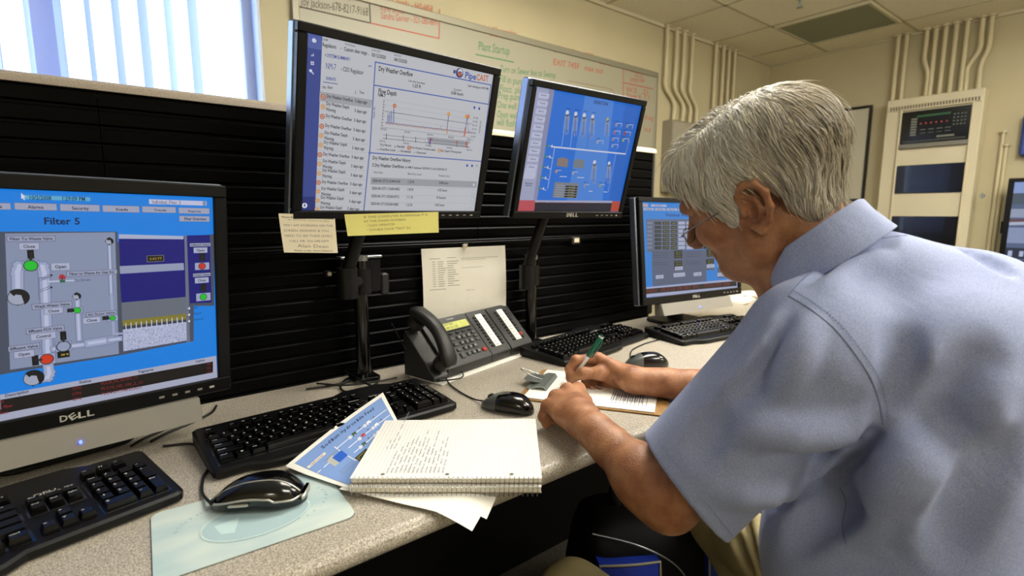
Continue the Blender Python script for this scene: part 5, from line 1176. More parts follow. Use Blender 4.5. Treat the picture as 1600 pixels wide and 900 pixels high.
def pr_pg(c):
    random.seed(8)
    for k in range(12):
        y = .83 - .028*k; c.line([(.11, y), (.14, y)], .006, '77756c', uv=True); c.line([(.17, y), (.17 + random.uniform(.05, .1), y)], .007, '77756c', uv=True); c.line([(.28, y), (.28 + random.uniform(.05, .13), y)], .007, '77756c', uv=True)
    c.line([(.08, .87), (.2, .87)], .006, '77756c', uv=True); c.line([(.28, .875), (.38, .875)], .006, '77756c', uv=True); c.line([(.44, .86), (.9, .86)], .005, '8a887e', uv=True); c.line([(.44, .84), (.74, .84)], .004, '8a887e', uv=True); c.line([(.44, .74), (.7, .74)], .004, '8a887e', uv=True); c.line([(.07, .48), (.25, .48)], .006, '77756c', uv=True); c.textl('Call ext.', .48, .44, .6, .44, .018, '8a887e', uv=True)
PGc = [py_(658, 389, Yn), py_(789, 383.5, Yn), py_(790, 500, Yn + .004), py_(662, 512, Yn + .004)]
note('printed_page', 'crumpled white printed page hanging on the partition behind the telephone', PGc, mat('crumpled_paper', 'dcd8cb', .7, bump=1.0, bscale=14), 'paper', .004, 0, pr_pg)
q = py_(726, 384, Yn - .001); t = thing('binder_clip', 'small pale clip holding the printed page to the partition', 'clip', (q[0], q[1] - .002, q[2] - .006))
b = MB(); b.box((-.008, -.002, 0), (.008, .002, .010), .001); b.build('jaw', m_note, t); b = MB(); b.tube([(-.006, -.003, .004), (-.006, -.004, .012), (.006, -.004, .012), (.006, -.003, .004)], .0008, 6); b.build('wire_loop', m_steel, t)
# ================================================================ MONITOR ARMS
def mon_arm(M, poles, label, Wa):
    c_ = np.array(M @ Vector((0, .072, 0))); base = np.array([poles[0], poles[1], .0])
    t = thing('swivel_mount', label, 'monitor mount', tuple(base))
    b = MB(); b.prism(rrect(-.032, -.032, .032, .032, .01), .0005, .012, 'z', .002); b.build('base_plate', m_gloss, t)
    b = MB(); b.cyl((0, 0, .012), (0, 0, poles[2]), .017, 24); b.build('pole', m_gloss, t, smooth=30)
    b = MB(); b.cyl((0, 0, poles[2]), (0, 0, poles[2] + .012), .020, 24); b.build('pole_cap', m_steel, t, smooth=30)
    k = c_ - base; mid = np.array([k[0]*.5 - .06, k[1]*.5 + .02, poles[2] - .05])
    b = MB(); b.cyl((0, 0, mid[2] - .03), (0, 0, mid[2] + .03), .026, 24); b.tube([(0, 0, mid[2]), tuple(mid)], .017, 14); b.cyl((mid[0], mid[1], mid[2] - .03), (mid[0], mid[1], mid[2] + .04), .023, 20); b.build('lower_arm', m_black, t, smooth=40)
    b = MB(); e = (k[0], k[1] + .01, k[2] - .02); b.tube([(mid[0], mid[1], mid[2] + .028), e], .015, 14); b.ball(e, .024, 14, 8); b.build('upper_arm', m_black, t, smooth=40)
    b = MB(); R_ = Matrix.Translation(-Vector(base)) @ M; b.M = R_; b.box((-.05, .066, -.05), (.05, .078, .05), .003); b.build('mount_plate', m_blackm, t)
    return t
q = py_(830, 405, 1.225)
mon_arm(M3, (q[0], 1.225, q[2]), 'glossy black pole and arm holding the upper right monitor', .1)
q = py_(562, 420, 1.205)
mon_arm(M2, (q[0], 1.205, q[2] + .02), 'black pole and arm holding the upper centre monitor', .1)
# wall fittings on the partition
q = py_(560, 400, PY - .03)
t = thing('cable_box', 'small black bracket box on the partition under the memo', 'bracket', (q[0], PY - .018, q[2] - .09))
b = MB(); b.box((-.05, -.03, 0), (.05, 0, .085), .004); b.build('body', m_black, t); b = MB(); b.box((-.052, -.034, .085), (.052, .0, .091), .001); b.build('lid', m_steel, t)
b = MB(); b.box((.05, -.028, -.01), (.072, -.004, .045), .004); b.build('catch', m_blackm, t)
for (px_s, py_s, lb) in ((515, 428, 'small pale screw fitting on the partition slats'), (901, 376, 'small white label tag on the dark arm joint')):
    q = py_(px_s, py_s, PY - .022); t = thing('slat_fitting', lb, 'fitting', (q[0], PY - .0015, q[2]))
    b = MB()
    if px_s < 600: b.cyl((0, -.020, 0), (0, 0, 0), .008, 14); b.m = 1; b.cyl((0, -.022, 0), (0, -.020, 0), .005, 12)
    else: b.box((-.02, -.02, -.012), (.02, 0, .012), .002); b.m = 1; b.box((-.011, -.0215, -.006), (.011, -.020, .008))
    b.build('body', [m_blackm, m_note], t)
# transformer box at the foot of monitor 4 and things on the far desk
q = pz(1005, 492, 0); t = thing('power_brick', 'black power box with white label left of the farthest monitor', 'power supply', (q[0], q[1] + .02, 0), 5)
b = MB(); b.box((-.05, -.03, .0), (.05, .03, .05), .004); b.build('body', m_black, t); b = MB(); b.box((-.045, -.0312, .006), (-.032, -.030, .044)); b.build('label', m_note, t)
for k, (x, y, a, lb) in enumerate([(1150, 470, 12, 'loose white papers on the far end of the desk'), (1168, 462, -20, 'small stack of pale papers beside the man\'s collar')]):
    q = pz(x, y, .0); t = thing('paper_stack', lb, 'paper', (q[0], q[1], 0), a)
    for j in range(3):
        b = MB(); b.M = Matrix.Rotation(.1*j, 4, 'Z'); b.prism([(-.1, -.06), (.1, -.06), (.1, .06), (-.1, .06)], .0005 + .004*j, .0042 + .004*j, 'z'); b.build('sheet', m_paper2, t)

# ================================================================ BAG ON THE FLOOR
m_bag = mat('black_nylon', '040405', .6, bump=.3, bscale=500, spec=.2); m_bagb = mat('blue_nylon', '12309a', .5, bump=.3, bscale=500); m_pipe_b = mat('grey_piping', '8f8a7c', .5)
bg_ = thing('bag', 'black bag with bright blue panels and pale piping on the floor under the desk', 'bag', (1.10, .78, -T), -32)
def bag_ring(z, w_, d_): return [(x, y, z) for x, y in rrect(-w_/2, -d_/2, w_/2, d_/2, min(w_, d_)*.28, 5)]
b = MB(); b.loft([bag_ring(0.001, .40, .20), bag_ring(.03, .44, .24), bag_ring(.20, .45, .25), bag_ring(.31, .42, .22), bag_ring(.36, .39, .18), bag_ring(.385, .32, .12)]); b.build('body', m_bag, bg_, smooth=50)
for sx, wv in ((-.11, .15), (.14, .10)):
    b = MB(); P = []
    for i in range(9):
        r = []
        for j in range(9):
            u, v = -1 + i/4, -1 + j/4; z = .232 + .080*v; y = -.130 - .028*(1 - u*u*.6)*(1 - v*v*.7) ; r.append((sx + wv*.5*u, y, z))
        P.append(r)
    P = np.array(P); b.sheet(P, .0); b = MB(); Q = P.copy(); Q[..., 1] += .05
    b.loft([[tuple(P[i, j]) for i, j in ring_ij] for ring_ij in [[(i, 0) for i in range(9)] + [(8, j) for j in range(1, 9)] + [(i, 8) for i in range(7, -1, -1)] + [(0, j) for j in range(7, 0, -1)]]] + [[tuple(Q[i, j]) for i, j in [(i, 0) for i in range(9)] + [(8, j) for j in range(1, 9)] + [(i, 8) for i in range(7, -1, -1)] + [(0, j) for j in range(7, 0, -1)]]], cap=False)
    b.grid(P); b.build('blue_pocket', m_bagb, bg_, smooth=50)
    b = MB(); pth = [tuple(P[i, 8] + np.array([0, -.002, 0])) for i in range(9)]; b.tube([tuple(P[0, j] + np.array([0, -.002, 0])) for j in range(9)] + pth[1:] + [tuple(P[8, j] + np.array([0, -.002, 0])) for j in range(7, -1, -1)], .0032, 8); b.build('piping', m_pipe_b, bg_, smooth=60)
b = MB(); b.tube(smooth_path([(-.19, -.080, .360), (-.09, -.112, .345), (.0, -.126, .30), (.045, -.134, .24), (.07, -.136, .16)], 5), .0025, 8); b.build('zipper', m_steel, bg_, smooth=60)
b = MB(); b.cyl((-.10, -.160, .250), (-.10, -.155, .250), .016, 20); b.build('round_badge', m_pipe_b, bg_)
b = MB(); b.tube(smooth_path([(-.10, .0, .38), (-.11, .0, .44), (0, .0, .465), (.1, 0, .44), (.08, 0, .38)], 6), .011, 8); b.build('carry_handle', m_bag, bg_, smooth=60)
# ================================================================ THE SEATED MAN
class Field:
    """implicit body surface built from rounded limbs and ellipsoids, meshed in sparse blocks"""
    def __init__(s): s.ops = []; s.post = None
    def cap(s, a, b, ra, rb, k=.02, sub=False, cut=None):
        a = np.array(a, float); b = np.array(b, float); c = (a+b)/2; R = np.linalg.norm(b-a)/2 + max(ra, rb)
        ba = b - a; L2 = ba.dot(ba) + 1e-12
        def f(P):
            pa = P - a; h = np.clip(pa @ ba / L2, 0, 1); d = np.linalg.norm(pa - h[:, None]*ba, axis=1) - (ra + (rb-ra)*h)
            if cut is not None: d = np.maximum(d, (P - cut[0]) @ cut[1])
            return d
        s.ops.append((f, c, R, k, sub)); return s
    def chain(s, pts, rs, k=.02, sub=False):
        for i in range(len(pts)-1): s.cap(pts[i], pts[i+1], rs[i], rs[i+1], k, sub)
        return s
    def ell(s, c, r, k=.02, ax=None, sub=False):
        c = np.array(c, float); r = np.array(r, float); A = np.eye(3) if ax is None else np.array(ax, float)
        def f(P):
            q = (P - c) @ A.T; k0 = np.linalg.norm(q/r, axis=1); k1 = np.linalg.norm(q/(r*r), axis=1) + 1e-9
            return k0*(k0-1)/k1
        s.ops.append((f, c, r.max(), k, sub)); return s
    def fn(s, f, c, R, k=.01, sub=False): s.ops.append((f, np.array(c, float), R, k, sub)); return s
    def ev(s, P, ops=None):
        d = np.full(len(P), 1.0)
        for f, c, R, k, sub in (s.ops if ops is None else ops):
            e = f(P)
            if sub: h = np.clip(.5 - .5*(d+e)/k, 0, 1); d = d*(1-h) - e*h + k*h*(1-h)
            else: h = np.clip(.5 + .5*(e-d)/k, 0, 1); d = e*(1-h) + d*h - k*h*(1-h)
            # (h is 1 where the earlier surface wins)
        if s.post is not None: d = s.post(P, d)
        return d
    def trace(s, o, d, tmax=3.0, t=.15):
        d = np.asarray(d, float); d = d/np.linalg.norm(d)
        for _ in range(160):
            q = s.ev((o + d*t)[None])[0]
            if q < .0004: return o + d*t
            t += q*.8
            if t > tmax: return None
        return o + d*t
    def at(s, px, py): return s.trace(np.array([0, 0, EYE]), ray(px, py))
    def grad(s, P, e=.0008):
        g = np.stack([s.ev(P + e*v) - s.ev(P - e*v) for v in np.eye(3)], 1); return g/(np.linalg.norm(g, axis=1)[:, None] + 1e-9)
    def mesh(s, h, lo, hi, n=24, margin=.085):
        lo = np.array(lo, float); nb = np.ceil((np.array(hi) - lo)/(h*n)).astype(int); V = []; VK = []; Q = []
        ar = np.arange(n+1); gx_, gy_, gz_ = np.meshgrid(ar, ar, ar, indexing='ij'); G = np.stack([gx_, gy_, gz_], -1).reshape(-1, 3)
        S = np.array([1 << 40, 1 << 20, 1]); rb = h*n*.5*1.7321
        for bi in range(nb[0]):
            for bj in range(nb[1]):
                for bk in range(nb[2]):
                    o = np.array([bi, bj, bk])*n; c = lo + (o + n/2)*h
                    ops = [q for q in s.ops if np.linalg.norm(c - q[1]) - q[2] - rb < margin]
                    if not any(not q[4] for q in ops): continue
                    dc = s.ev(c[None], ops)[0]
                    if abs(dc) > rb*2.2 + .05: continue
                    D_ = s.ev(lo + (G + o)*h, ops).reshape(n+1, n+1, n+1); I = D_ < 0
                    if I.all() or not I.any(): continue
                    cnt = np.zeros((n, n, n)); acc = np.zeros((n, n, n, 3))
                    for ax_ in range(3):
                        sl0 = [slice(None)]*3; sl1 = [slice(None)]*3; sl0[ax_] = slice(0, n); sl1[ax_] = slice(1, n+1)
                        d0, d1 = D_[tuple(sl0)], D_[tuple(sl1)]; x = (d0 < 0) != (d1 < 0); t_ = np.where(x, d0/(d0 - d1 + 1e-12), 0)
                        u, v = [a for a in range(3) if a != ax_]
                        for du in (0, 1):
                            for dv in (0, 1):
                                ss = [None]*3; ss[ax_] = slice(0, n); ss[u] = slice(du, n+du); ss[v] = slice(dv, n+dv); xx = x[tuple(ss)]; tt = t_[tuple(ss)]
                                cnt += xx; acc[..., ax_] += np.where(xx, tt, 0); acc[..., u] += xx*du; acc[..., v] += xx*dv
                        ss = [slice(0, n)]*3; xe = x[tuple(ss)]; id_ = np.argwhere(xe)
                        if len(id_):
                            g = id_ + o; flip = d0[tuple(ss)][xe] < 0; eu = np.zeros(3, int); eu[u] = 1; ev_ = np.zeros(3, int); ev_[v] = 1
                            q4 = np.stack([(g - eu - ev_) @ S, (g - ev_) @ S, g @ S, (g - eu) @ S], 1)
                            if ax_ == 1: flip = ~flip
                            q4[~flip] = q4[~flip][:, ::-1]; Q.append(q4)
                    m_ = cnt > 0; id_ = np.argwhere(m_); V.append(lo + (id_ + o + acc[m_]/cnt[m_][:, None])*h); VK.append((id_ + o) @ S)
        V = np.concatenate(V); VK = np.concatenate(VK); Q = np.concatenate(Q); od = np.argsort(VK); VK = VK[od]; V = V[od]
        ix = np.searchsorted(VK, Q); ix = np.clip(ix, 0, len(VK)-1); ok = (VK[ix] == Q).all(1); ix = ix[ok]
        return V, ix
def np_mesh(name, V, Q, mt, parent=None, cols=None, origin=(0, 0, 0)):
    V = V - np.array(origin); me = bpy.data.meshes.new(name); me.vertices.add(len(V)); me.vertices.foreach_set('co', V.astype(np.float32).ravel())
    k = Q.shape[1]; me.loops.add(Q.size); me.loops.foreach_set('vertex_index', Q.astype(np.int32).ravel()); me.polygons.add(len(Q))
    me.polygons.foreach_set('loop_start', np.arange(len(Q), dtype=np.int32)*k); me.polygons.foreach_set('loop_total', np.full(len(Q), k, np.int32)) if bpy.app.version < (4, 0) else None
    me.polygons.foreach_set('use_smooth', np.ones(len(Q), bool)); me.materials.append(mt); me.update(calc_edges=True); me.validate()
    if cols is not None:
        at = me.color_attributes.new('Col', 'FLOAT_COLOR', 'POINT'); a = np.ones((len(V), 4), np.float32); a[:, :3] = cols; at.data.foreach_set('color', a.ravel())
    return link(name, me, parent)
A3 = np.array
# ---- head frame: f forward, u up, l towards his left ear
def head_axes(yaw, pit, roll):
    yaw, pit, roll = map(math.radians, (yaw, pit, roll))
    f = A3([math.sin(yaw)*math.cos(pit), math.cos(yaw)*math.cos(pit), -math.sin(pit)]); l0 = A3([-math.cos(yaw), math.sin(yaw), 0.]); u0 = np.cross(l0, f)
    if u0[2] < 0: u0 = -u0
    return A3([f, math.cos(roll)*u0 + math.sin(roll)*l0, math.cos(roll)*l0 - math.sin(roll)*u0])
HA = head_axes(-9, 25, 14); HO = pd(1170, 328, .69) - .076*HA[2]
def hp_(f, u, l):
    if u < .03: u = .03 + (u - .03)*.84 if f > .03 else u
    return HO + f*HA[0] + u*HA[1] + l*HA[2]
NECK = A3([.785, .275, .335]); SHL = A3([.662, .258, .250]); SHR = A3([.955, .255, .270])
ELL_ = A3([.605, .405, .002]); ELR = A3([1.10, .50, .03])
WRL = pz(928, 672, .050); WRR = pz(990, 594, .040)

B = Field()
# skull and face
B.ell(hp_(-.006, .048, 0), (.097, .084, .075), .02, HA); B.ell(hp_(.040, -.025, 0), (.055, .080, .058), .03, HA)
B.cap(hp_(.018, -.058, .050), hp_(.070, -.096, .012), .020, .018, .025); B.cap(hp_(.018, -.058, -.050), hp_(.070, -.096, -.012), .020, .018, .025); B.cap(hp_(.070, -.096, -.012), hp_(.070, -.096, .012), .018, .018, .02)
B.cap(hp_(.010, -.01, .058), hp_(.018, -.055, .054), .018, .016, .02); B.cap(hp_(.010, -.01, -.058), hp_(.018, -.055, -.054), .018, .016, .02)
B.cap(hp_(.086, .036, .034), hp_(.092, .032, -.034), .014, .014, .014); B.ell(hp_(.066, -.018, .040), (.026, .022, .020), .02, HA); B.ell(hp_(.066, -.018, -.040), (.026, .022, .020), .02, HA)
B.ell(hp_(.098, .010, .032), (.014, .013, .017), .010, HA, sub=True); B.ell(hp_(.098, .010, -.032), (.014, .013, .017), .010, HA, sub=True)
B.ell(hp_(.080, .010, .031), (.012, .012, .013), .003, HA); B.ell(hp_(.080, .010, -.031), (.012, .012, .013), .003, HA)
B.cap(hp_(.094, .022, 0), hp_(.117, -.026, 0), .008, .011, .010); B.ell(hp_(.108, -.033, .011), (.011, .008, .008), .006, HA); B.ell(hp_(.108, -.033, -.011), (.011, .008, .008), .006, HA)
B.cap(hp_(.085, -.058, .018), hp_(.085, -.058, -.018), .007, .007, .008); B.cap(hp_(.083, -.070, .016), hp_(.083, -.070, -.016), .0075, .0075, .007)
B.cap(hp_(.097, -.0645, .022), hp_(.097, -.0645, -.022), .0025, .0025, .004, sub=True)
for sg in (1, -1):     # ears
    E = lambda f, u, l: hp_(f, u, sg*l)
    B.ell(E(-.010, .002, .076), (.017, .029, .0065), .004, A3([HA[0], HA[1], HA[2]*sg]))
    B.chain([E(.006, .006, .079), E(.004, .022, .083), E(-.008, .033, .087), E(-.024, .030, .090), E(-.031, .014, .090), E(-.028, -.006, .087), E(-.018, -.022, .083), E(-.006, -.031, .080), E(.003, -.024, .078)], [.0035, .0042, .0048, .0050, .0048, .0044, .0048, .0066, .0045], .004)
    B.chain([E(-.002, .020, .083), E(-.015, .012, .085), E(-.017, -.004, .084), E(-.008, -.015, .082)], [.003, .0038, .0038, .0032], .004)
    B.ell(E(-.004, -.001, .088), (.0085, .012, .011), .004, A3([HA[0], HA[1], HA[2]*sg]), sub=True); B.ell(E(.006, -.002, .081), (.004, .006, .004), .003, HA)
# neck, trunk core, arms
B.cap(hp_(-.028, -.030, 0), NECK + A3([0, -.0, -.02]), .056, .062, .03); B.cap(hp_(.03, -.07, 0), NECK + A3([-.02, .06, -.04]), .030, .036, .03)
B.cap(hp_(-.02, -.02, .045), NECK + A3([-.035, .055, -.03]), .014, .016, .012)
B.cap(NECK - A3([0, 0, .03]), A3([.82, .15, .05]), .06, .085, .05); B.cap(A3([.82, .15, .05]), A3([.85, .10, -.28]), .085, .10, .05)
B.cap(NECK - A3([0, 0, .06]), SHL - A3([0, 0, .01]), .042, .046, .03); B.cap(NECK - A3([0, 0, .06]), SHR - A3([0, 0, .01]), .042, .046, .03)
B.cap(SHL, ELL_, .050, .040, .02); B.cap(SHR, ELR, .052, .043, .02)
def forearm(el, wr, side):
    d = wr - el; B.cap(el, el + d*.30, .0405, .043, .02); B.cap(el + d*.25, wr - d*.05, .042, .026, .03)
    n = np.cross(d/np.linalg.norm(d), [0, 0, 1]); n /= np.linalg.norm(n); B.cap(wr - d*.25 + n*.008, wr + n*.010, .024, .020, .02); B.cap(wr - d*.25 - n*.008, wr - n*.010, .024, .020, .02)
forearm(ELL_, WRL, 1); forearm(ELR, WRR, -1)
# left hand: loose fist resting on the edge of the clipboard
def fing(pts, rs, k=.006): B.chain(pts, rs, k)
ML = [pz(903, 608, .062), pz(886, 609, .067), pz(868, 619, .061), pz(855, 634, .048)]
B.chain([WRL, WRL*.5 + (ML[1] + ML[2])*.25 + A3([0, 0, -.004])], [.026, .026], .015)
for k_, m_ in enumerate(ML): B.cap(WRL*.72 + m_*.28 + A3([0, 0, -.004]), m_, .021, .0145 - .0009*k_, .016)
B.ell((ML[1] + ML[2])/2*.55 + WRL*.45 + A3([0, 0, -.014]), (.034, .034, .018), .015)
for k_, m_ in enumerate(ML):
    pip = m_ + A3([-.007, .018 - .005*k_, -.018 - .001*k_]); dip = pip + A3([.007, -.002, -.018]); tip = dip + A3([.013, .001, -.004])
    pip[2] = max(pip[2], .020); dip[2] = max(dip[2], .013); tip[2] = max(tip[2], .012)
    fing([m_, pip, dip, tip], [.0132 - .0007*k_, .0118 - .0006*k_, .0100 - .0005*k_, .0085])
th0 = WRL*.6 + ML[0]*.4 + A3([.012, 0, -.016]); fing([WRL + A3([.008, .01, -.008]), th0, ML[0] + A3([.014, -.008, -.026]), ML[0] + A3([.004, .018, -.034])], [.018, .0155, .0118, .0095], .010)
for k_, m_ in enumerate(ML): B.cap(m_ + A3([.0, -.002, .005]), WRL*.35 + m_*.65 + A3([0, 0, .010]), .0055, .0028, .006)     # tendons
# right hand: pen held between thumb and index finger
TIP = pz(888, 601, .010); D0 = float(((RC.T @ (TIP - A3([0, 0, EYE])))[2])*-1)
def rh(px, py, dd): return pd(px, py, D0 + dd)
RI, RM, RR, RP = rh(934, 560, -.005), rh(942, 566, .022), rh(951, 577, .038), rh(957, 590, .046)
PALM = rh(955, 588, .0)
B.cap(WRR, PALM, .025, .025, .015); B.cap(WRR, RI, .022, .015, .016); B.cap(WRR, RM, .022, .015, .015); B.cap(WRR, RR, .022, .014, .015); B.cap(WRR, RP, .020, .013, .014)
B.cap(rh(965, 604, .0), rh(940, 607, .010), .017, .014, .014)
fing([RI, rh(900, 562, -.012), rh(889, 577, -.012), rh(889.5, 592, -.010)], [.0125, .0108, .0092, .0078])
fing([RM, rh(908, 572, .012), rh(896, 590, .008), rh(896, 600, -.002)], [.0125, .011, .0092, .008])
fing([rh(972, 592, -.012), rh(938, 583, -.030), rh(913, 583, -.030), rh(896, 591, -.020)], [.018, .0148, .0120, .0088], .012)
fing([RR, rh(915, 586, .020), rh(914, 602, .006), rh(925, 606, -.014)], [.012, .0108, .0092, .0078])
fing([RP, rh(926, 598, .022), rh(926, 610, .004), rh(938, 611, -.018)], [.011, .0098, .0086, .0076])
def skin_post(P, d): return d
m_skin = bpy.data.materials.new('skin'); m_skin.use_nodes = True; nt = m_skin.node_tree; N = nt.nodes; b_ = N['Principled BSDF']
tc = N.new('ShaderNodeTexCoord'); n1 = N.new('ShaderNodeTexNoise'); n1.inputs['Scale'].default_value = 34; n1.inputs['Detail'].default_value = 6; rr = N.new('ShaderNodeValToRGB'); e = rr.color_ramp.elements
e[0].position = .30; e[0].color = (*lin('8a5639'), 1); e[1].position = .70; e[1].color = (*lin('b8835c'), 1)
nt.links.new(tc.outputs['Object'], n1.inputs['Vector']); nt.links.new(n1.outputs['Fac'], rr.inputs['Fac']); nt.links.new(rr.outputs['Color'], b_.inputs['Base Color'])
b_.inputs['Roughness'].default_value = .48; b_.inputs['Subsurface Weight'].default_value = .12; b_.inputs['Subsurface Radius'].default_value = (1, .35, .2); b_.inputs['Subsurface Scale'].default_value = .006
n2 = N.new('ShaderNodeTexNoise'); n2.inputs['Scale'].default_value = 260; n2.inputs['Detail'].default_value = 6; n3 = N.new('ShaderNodeTexVoronoi'); n3.inputs['Scale'].default_value = 420
ad = N.new('ShaderNodeMath'); ad.operation = 'ADD'; bp = N.new('ShaderNodeBump'); bp.inputs['Strength'].default_value = .35; bp.inputs['Distance'].default_value = .0012
nt.links.new(tc.outputs['Object'], n2.inputs['Vector']); nt.links.new(tc.outputs['Object'], n3.inputs['Vector']); nt.links.new(n2.outputs['Fac'], ad.inputs[0]); nt.links.new(n3.outputs['Distance'], ad.inputs[1]); nt.links.new(ad.outputs[0], bp.inputs['Height']); nt.links.new(bp.outputs['Normal'], b_.inputs['Normal'])
V, Q = B.mesh(.0020, (.40, -.12, -.45), (1.30, .98, .70), margin=.05)
man = np_mesh('person', V, Q, m_skin); tag(man, 'grey haired man in a light blue short sleeved shirt writing at the desk', 'person')

# ---- shirt
m_shirt = bpy.data.materials.new('blue_chambray'); m_shirt.use_nodes = True; nt = m_shirt.node_tree; N = nt.nodes; b_ = N['Principled BSDF']
tc = N.new('ShaderNodeTexCoord'); n1 = N.new('ShaderNodeTexNoise'); n1.inputs['Scale'].default_value = 700; n1.inputs['Detail'].default_value = 2; rr = N.new('ShaderNodeValToRGB'); e = rr.color_ramp.elements
e[0].position = .35; e[0].color = (*lin('8e9bc6'), 1); e[1].position = .68; e[1].color = (*lin('abb5d6'), 1)
nt.links.new(tc.outputs['Object'], n1.inputs['Vector']); nt.links.new(n1.outputs['Fac'], rr.inputs['Fac']); nt.links.new(rr.outputs['Color'], b_.inputs['Base Color'])
b_.inputs['Roughness'].default_value = .85; b_.inputs['Specular IOR Level'].default_value = .2; b_.inputs['Sheen Weight'].default_value = .15
n2 = N.new('ShaderNodeTexNoise'); n2.inputs['Scale'].default_value = 900; bp = N.new('ShaderNodeBump'); bp.inputs['Strength'].default_value = .3; bp.inputs['Distance'].default_value = .0008
n4 = N.new('ShaderNodeTexNoise'); n4.inputs['Scale'].default_value = 11; n4.inputs['Detail'].default_value = 3; n4.inputs['Distortion'].default_value = .8; bp2 = N.new('ShaderNodeBump'); bp2.inputs['Strength'].default_value = .18; bp2.inputs['Distance'].default_value = .02
nt.links.new(tc.outputs['Object'], n2.inputs['Vector']); nt.links.new(n2.outputs['Fac'], bp.inputs['Height']); nt.links.new(tc.outputs['Object'], n4.inputs['Vector']); nt.links.new(n4.outputs['Fac'], bp2.inputs['Height']); nt.links.new(bp2.outputs['Normal'], bp.inputs['Normal']); nt.links.new(bp.outputs['Normal'], b_.inputs['Normal'])
S_ = Field()
def lean(a): a = math.radians(a); return A3([[1, 0, 0], [0, math.cos(a), -math.sin(a)], [0, math.sin(a), math.cos(a)]])
S_.ell((.825, .150, .145), (.175, .120, .17), .05, lean(0)); S_.ell((.835, .125, -.08), (.185, .160, .20), .07); S_.ell((.85, .10, -.30), (.19, .16, .14), .06)
S_.ell((.81, .150, .255), (.155, .095, .085), .05); S_.ell((.87, .17, .29), (.095, .09, .072), .05); S_.ell((.755, .245, -.05), (.09, .09, .15), .06); S_.ell(NECK + A3([.01, -.035, .0]), (.075, .065, .05), .05)
S_.cap(NECK + A3([-.01, -.01, -.045]), SHL + A3([.012, 0, .012]), .062, .062, .04); S_.cap(NECK + A3([.01, -.01, -.030]), SHR + A3([-.015, .01, .028]), .066, .062, .04)
c1, c2, c3 = pd(1012, 708, .66), pd(1149, 882, .62), pd(1092, 774, .80)
cn = np.cross(c2 - c1, c3 - c1); cn /= np.linalg.norm(cn)
if cn.dot(ELL_ - SHL) < 0: cn = -cn
axS = ELL_ - SHL; CU = SHL + axS*.80
S_.cap(SHL + A3([.01, 0, -.006]), SHL + axS*1.15 + A3([.006, -.004, .006]), .082, .086, .035, cut=(c1, cn))
S_.cap(SHR, SHR + (ELR - SHR)*.72, .068, .070, .04)
S_base_n = len(S_.ops)
def fold(pts, r=.006, k=.02, sub=True, dep=.0):
    q = []; P2 = smooth_path([(x, y, 0) for x, y in pts], max(2, 8//(len(pts)-1)))
    for i, (x, y, _) in enumerate(P2):
        p = S_.at(x, y)
        if p is None: continue
        w_ = math.sin(math.pi*(.06 + .88*i/(len(P2)-1))); g = S_.grad(p[None])[0]; q.append((p + g*(dep + (1-w_)*(.011 if sub else -.013)), r*(.35 + .65*w_)))
    for a, c_ in zip(q[:-1], q[1:]): NEW.append((a[0], c_[0], a[1], c_[1], k, sub))
NEW = []
for pts, r, k, sub, dep in [      # ridges (False) and valleys (True) of the cloth
    ([(1226, 478), (1196, 540), (1160, 590), (1128, 616)], .006, .022, False, -.001), ([(1244, 486), (1222, 545), (1180, 600), (1140, 640)], .006, .022, True, .003),
    ([(1262, 500), (1245, 560), (1215, 610)], .006, .024, False, -.002),
    ([(1376, 655), (1330, 694), (1250, 712), (1190, 716)], .008, .034, True, .004), ([(1366, 640), (1320, 668), (1240, 680), (1150, 668)], .009, .034, False, -.003),
    ([(1350, 700), (1290, 745), (1200, 770), (1130, 770)], .009, .034, False, -.003), ([(1130, 650), (1105, 680), (1090, 710)], .006, .03, True, .009),
    ([(1384, 664), (1352, 708), (1308, 746), (1250, 768), (1205, 786)], .009, .016, True, -.003), ([(1386, 664), (1420, 632), (1436, 590), (1442, 550)], .008, .024, False, -.001),
    ([(1392, 650), (1408, 600), (1412, 556), (1406, 520)], .006, .026, True, .004), ([(1440, 680), (1486, 640), (1516, 588), (1530, 540)], .009, .036, True, .004),
    ([(1424, 842), (1444, 778), (1490, 706), (1560, 610)], .011, .032, False, -.002), ([(1396, 800), (1428, 740), (1470, 690), (1516, 650)], .009, .036, True, .004),
    ([(1470, 860), (1520, 780), (1575, 700)], .008, .034, True, .004), ([(1340, 830), (1390, 760), (1440, 700)], .010, .034, False, -.003),
    ([(1246, 424), (1288, 398), (1330, 366), (1362, 346)], .006, .018, False, -.001), ([(1256, 446), (1300, 420), (1350, 392), (1400, 372)], .006, .018, True, .003),
    ([(1290, 450), (1330, 424), (1385, 400)], .006, .020, False, -.002), ([(1240, 850), (1290, 800), (1340, 780)], .009, .03, True, .003),
    ([(1468, 376), (1510, 388), (1556, 410), (1578, 428)], .007, .014, True, -.002)]:
    fold(pts, r, k, sub, dep)
for a, c_, r, r2, k, sub in NEW: S_.cap(a, c_, r, r2, k, sub)
# hollow of the sleeve and the neck opening
S_.cap(SHL + axS*.80 + A3([.007, -.003, .003]), SHL + axS*1.16 + A3([.006, -.004, .006]), .066, .076, .004, sub=True)
S_.cap(NECK + (hp_(-.02, -.02, 0) - NECK)*.55 + A3([0, .01, 0]), NECK + (hp_(-.02, -.02, 0) - NECK)*1.1, .057, .060, .006, sub=True)
V, Q = S_.mesh(.0038, (.42, -.14, -.40), (1.22, .62, .46), margin=.07)
shirt = np_mesh('shirt', V, Q, m_shirt, man); shirt.location = (0, 0, 0); shirt['label'] = 'light blue short sleeved shirt'
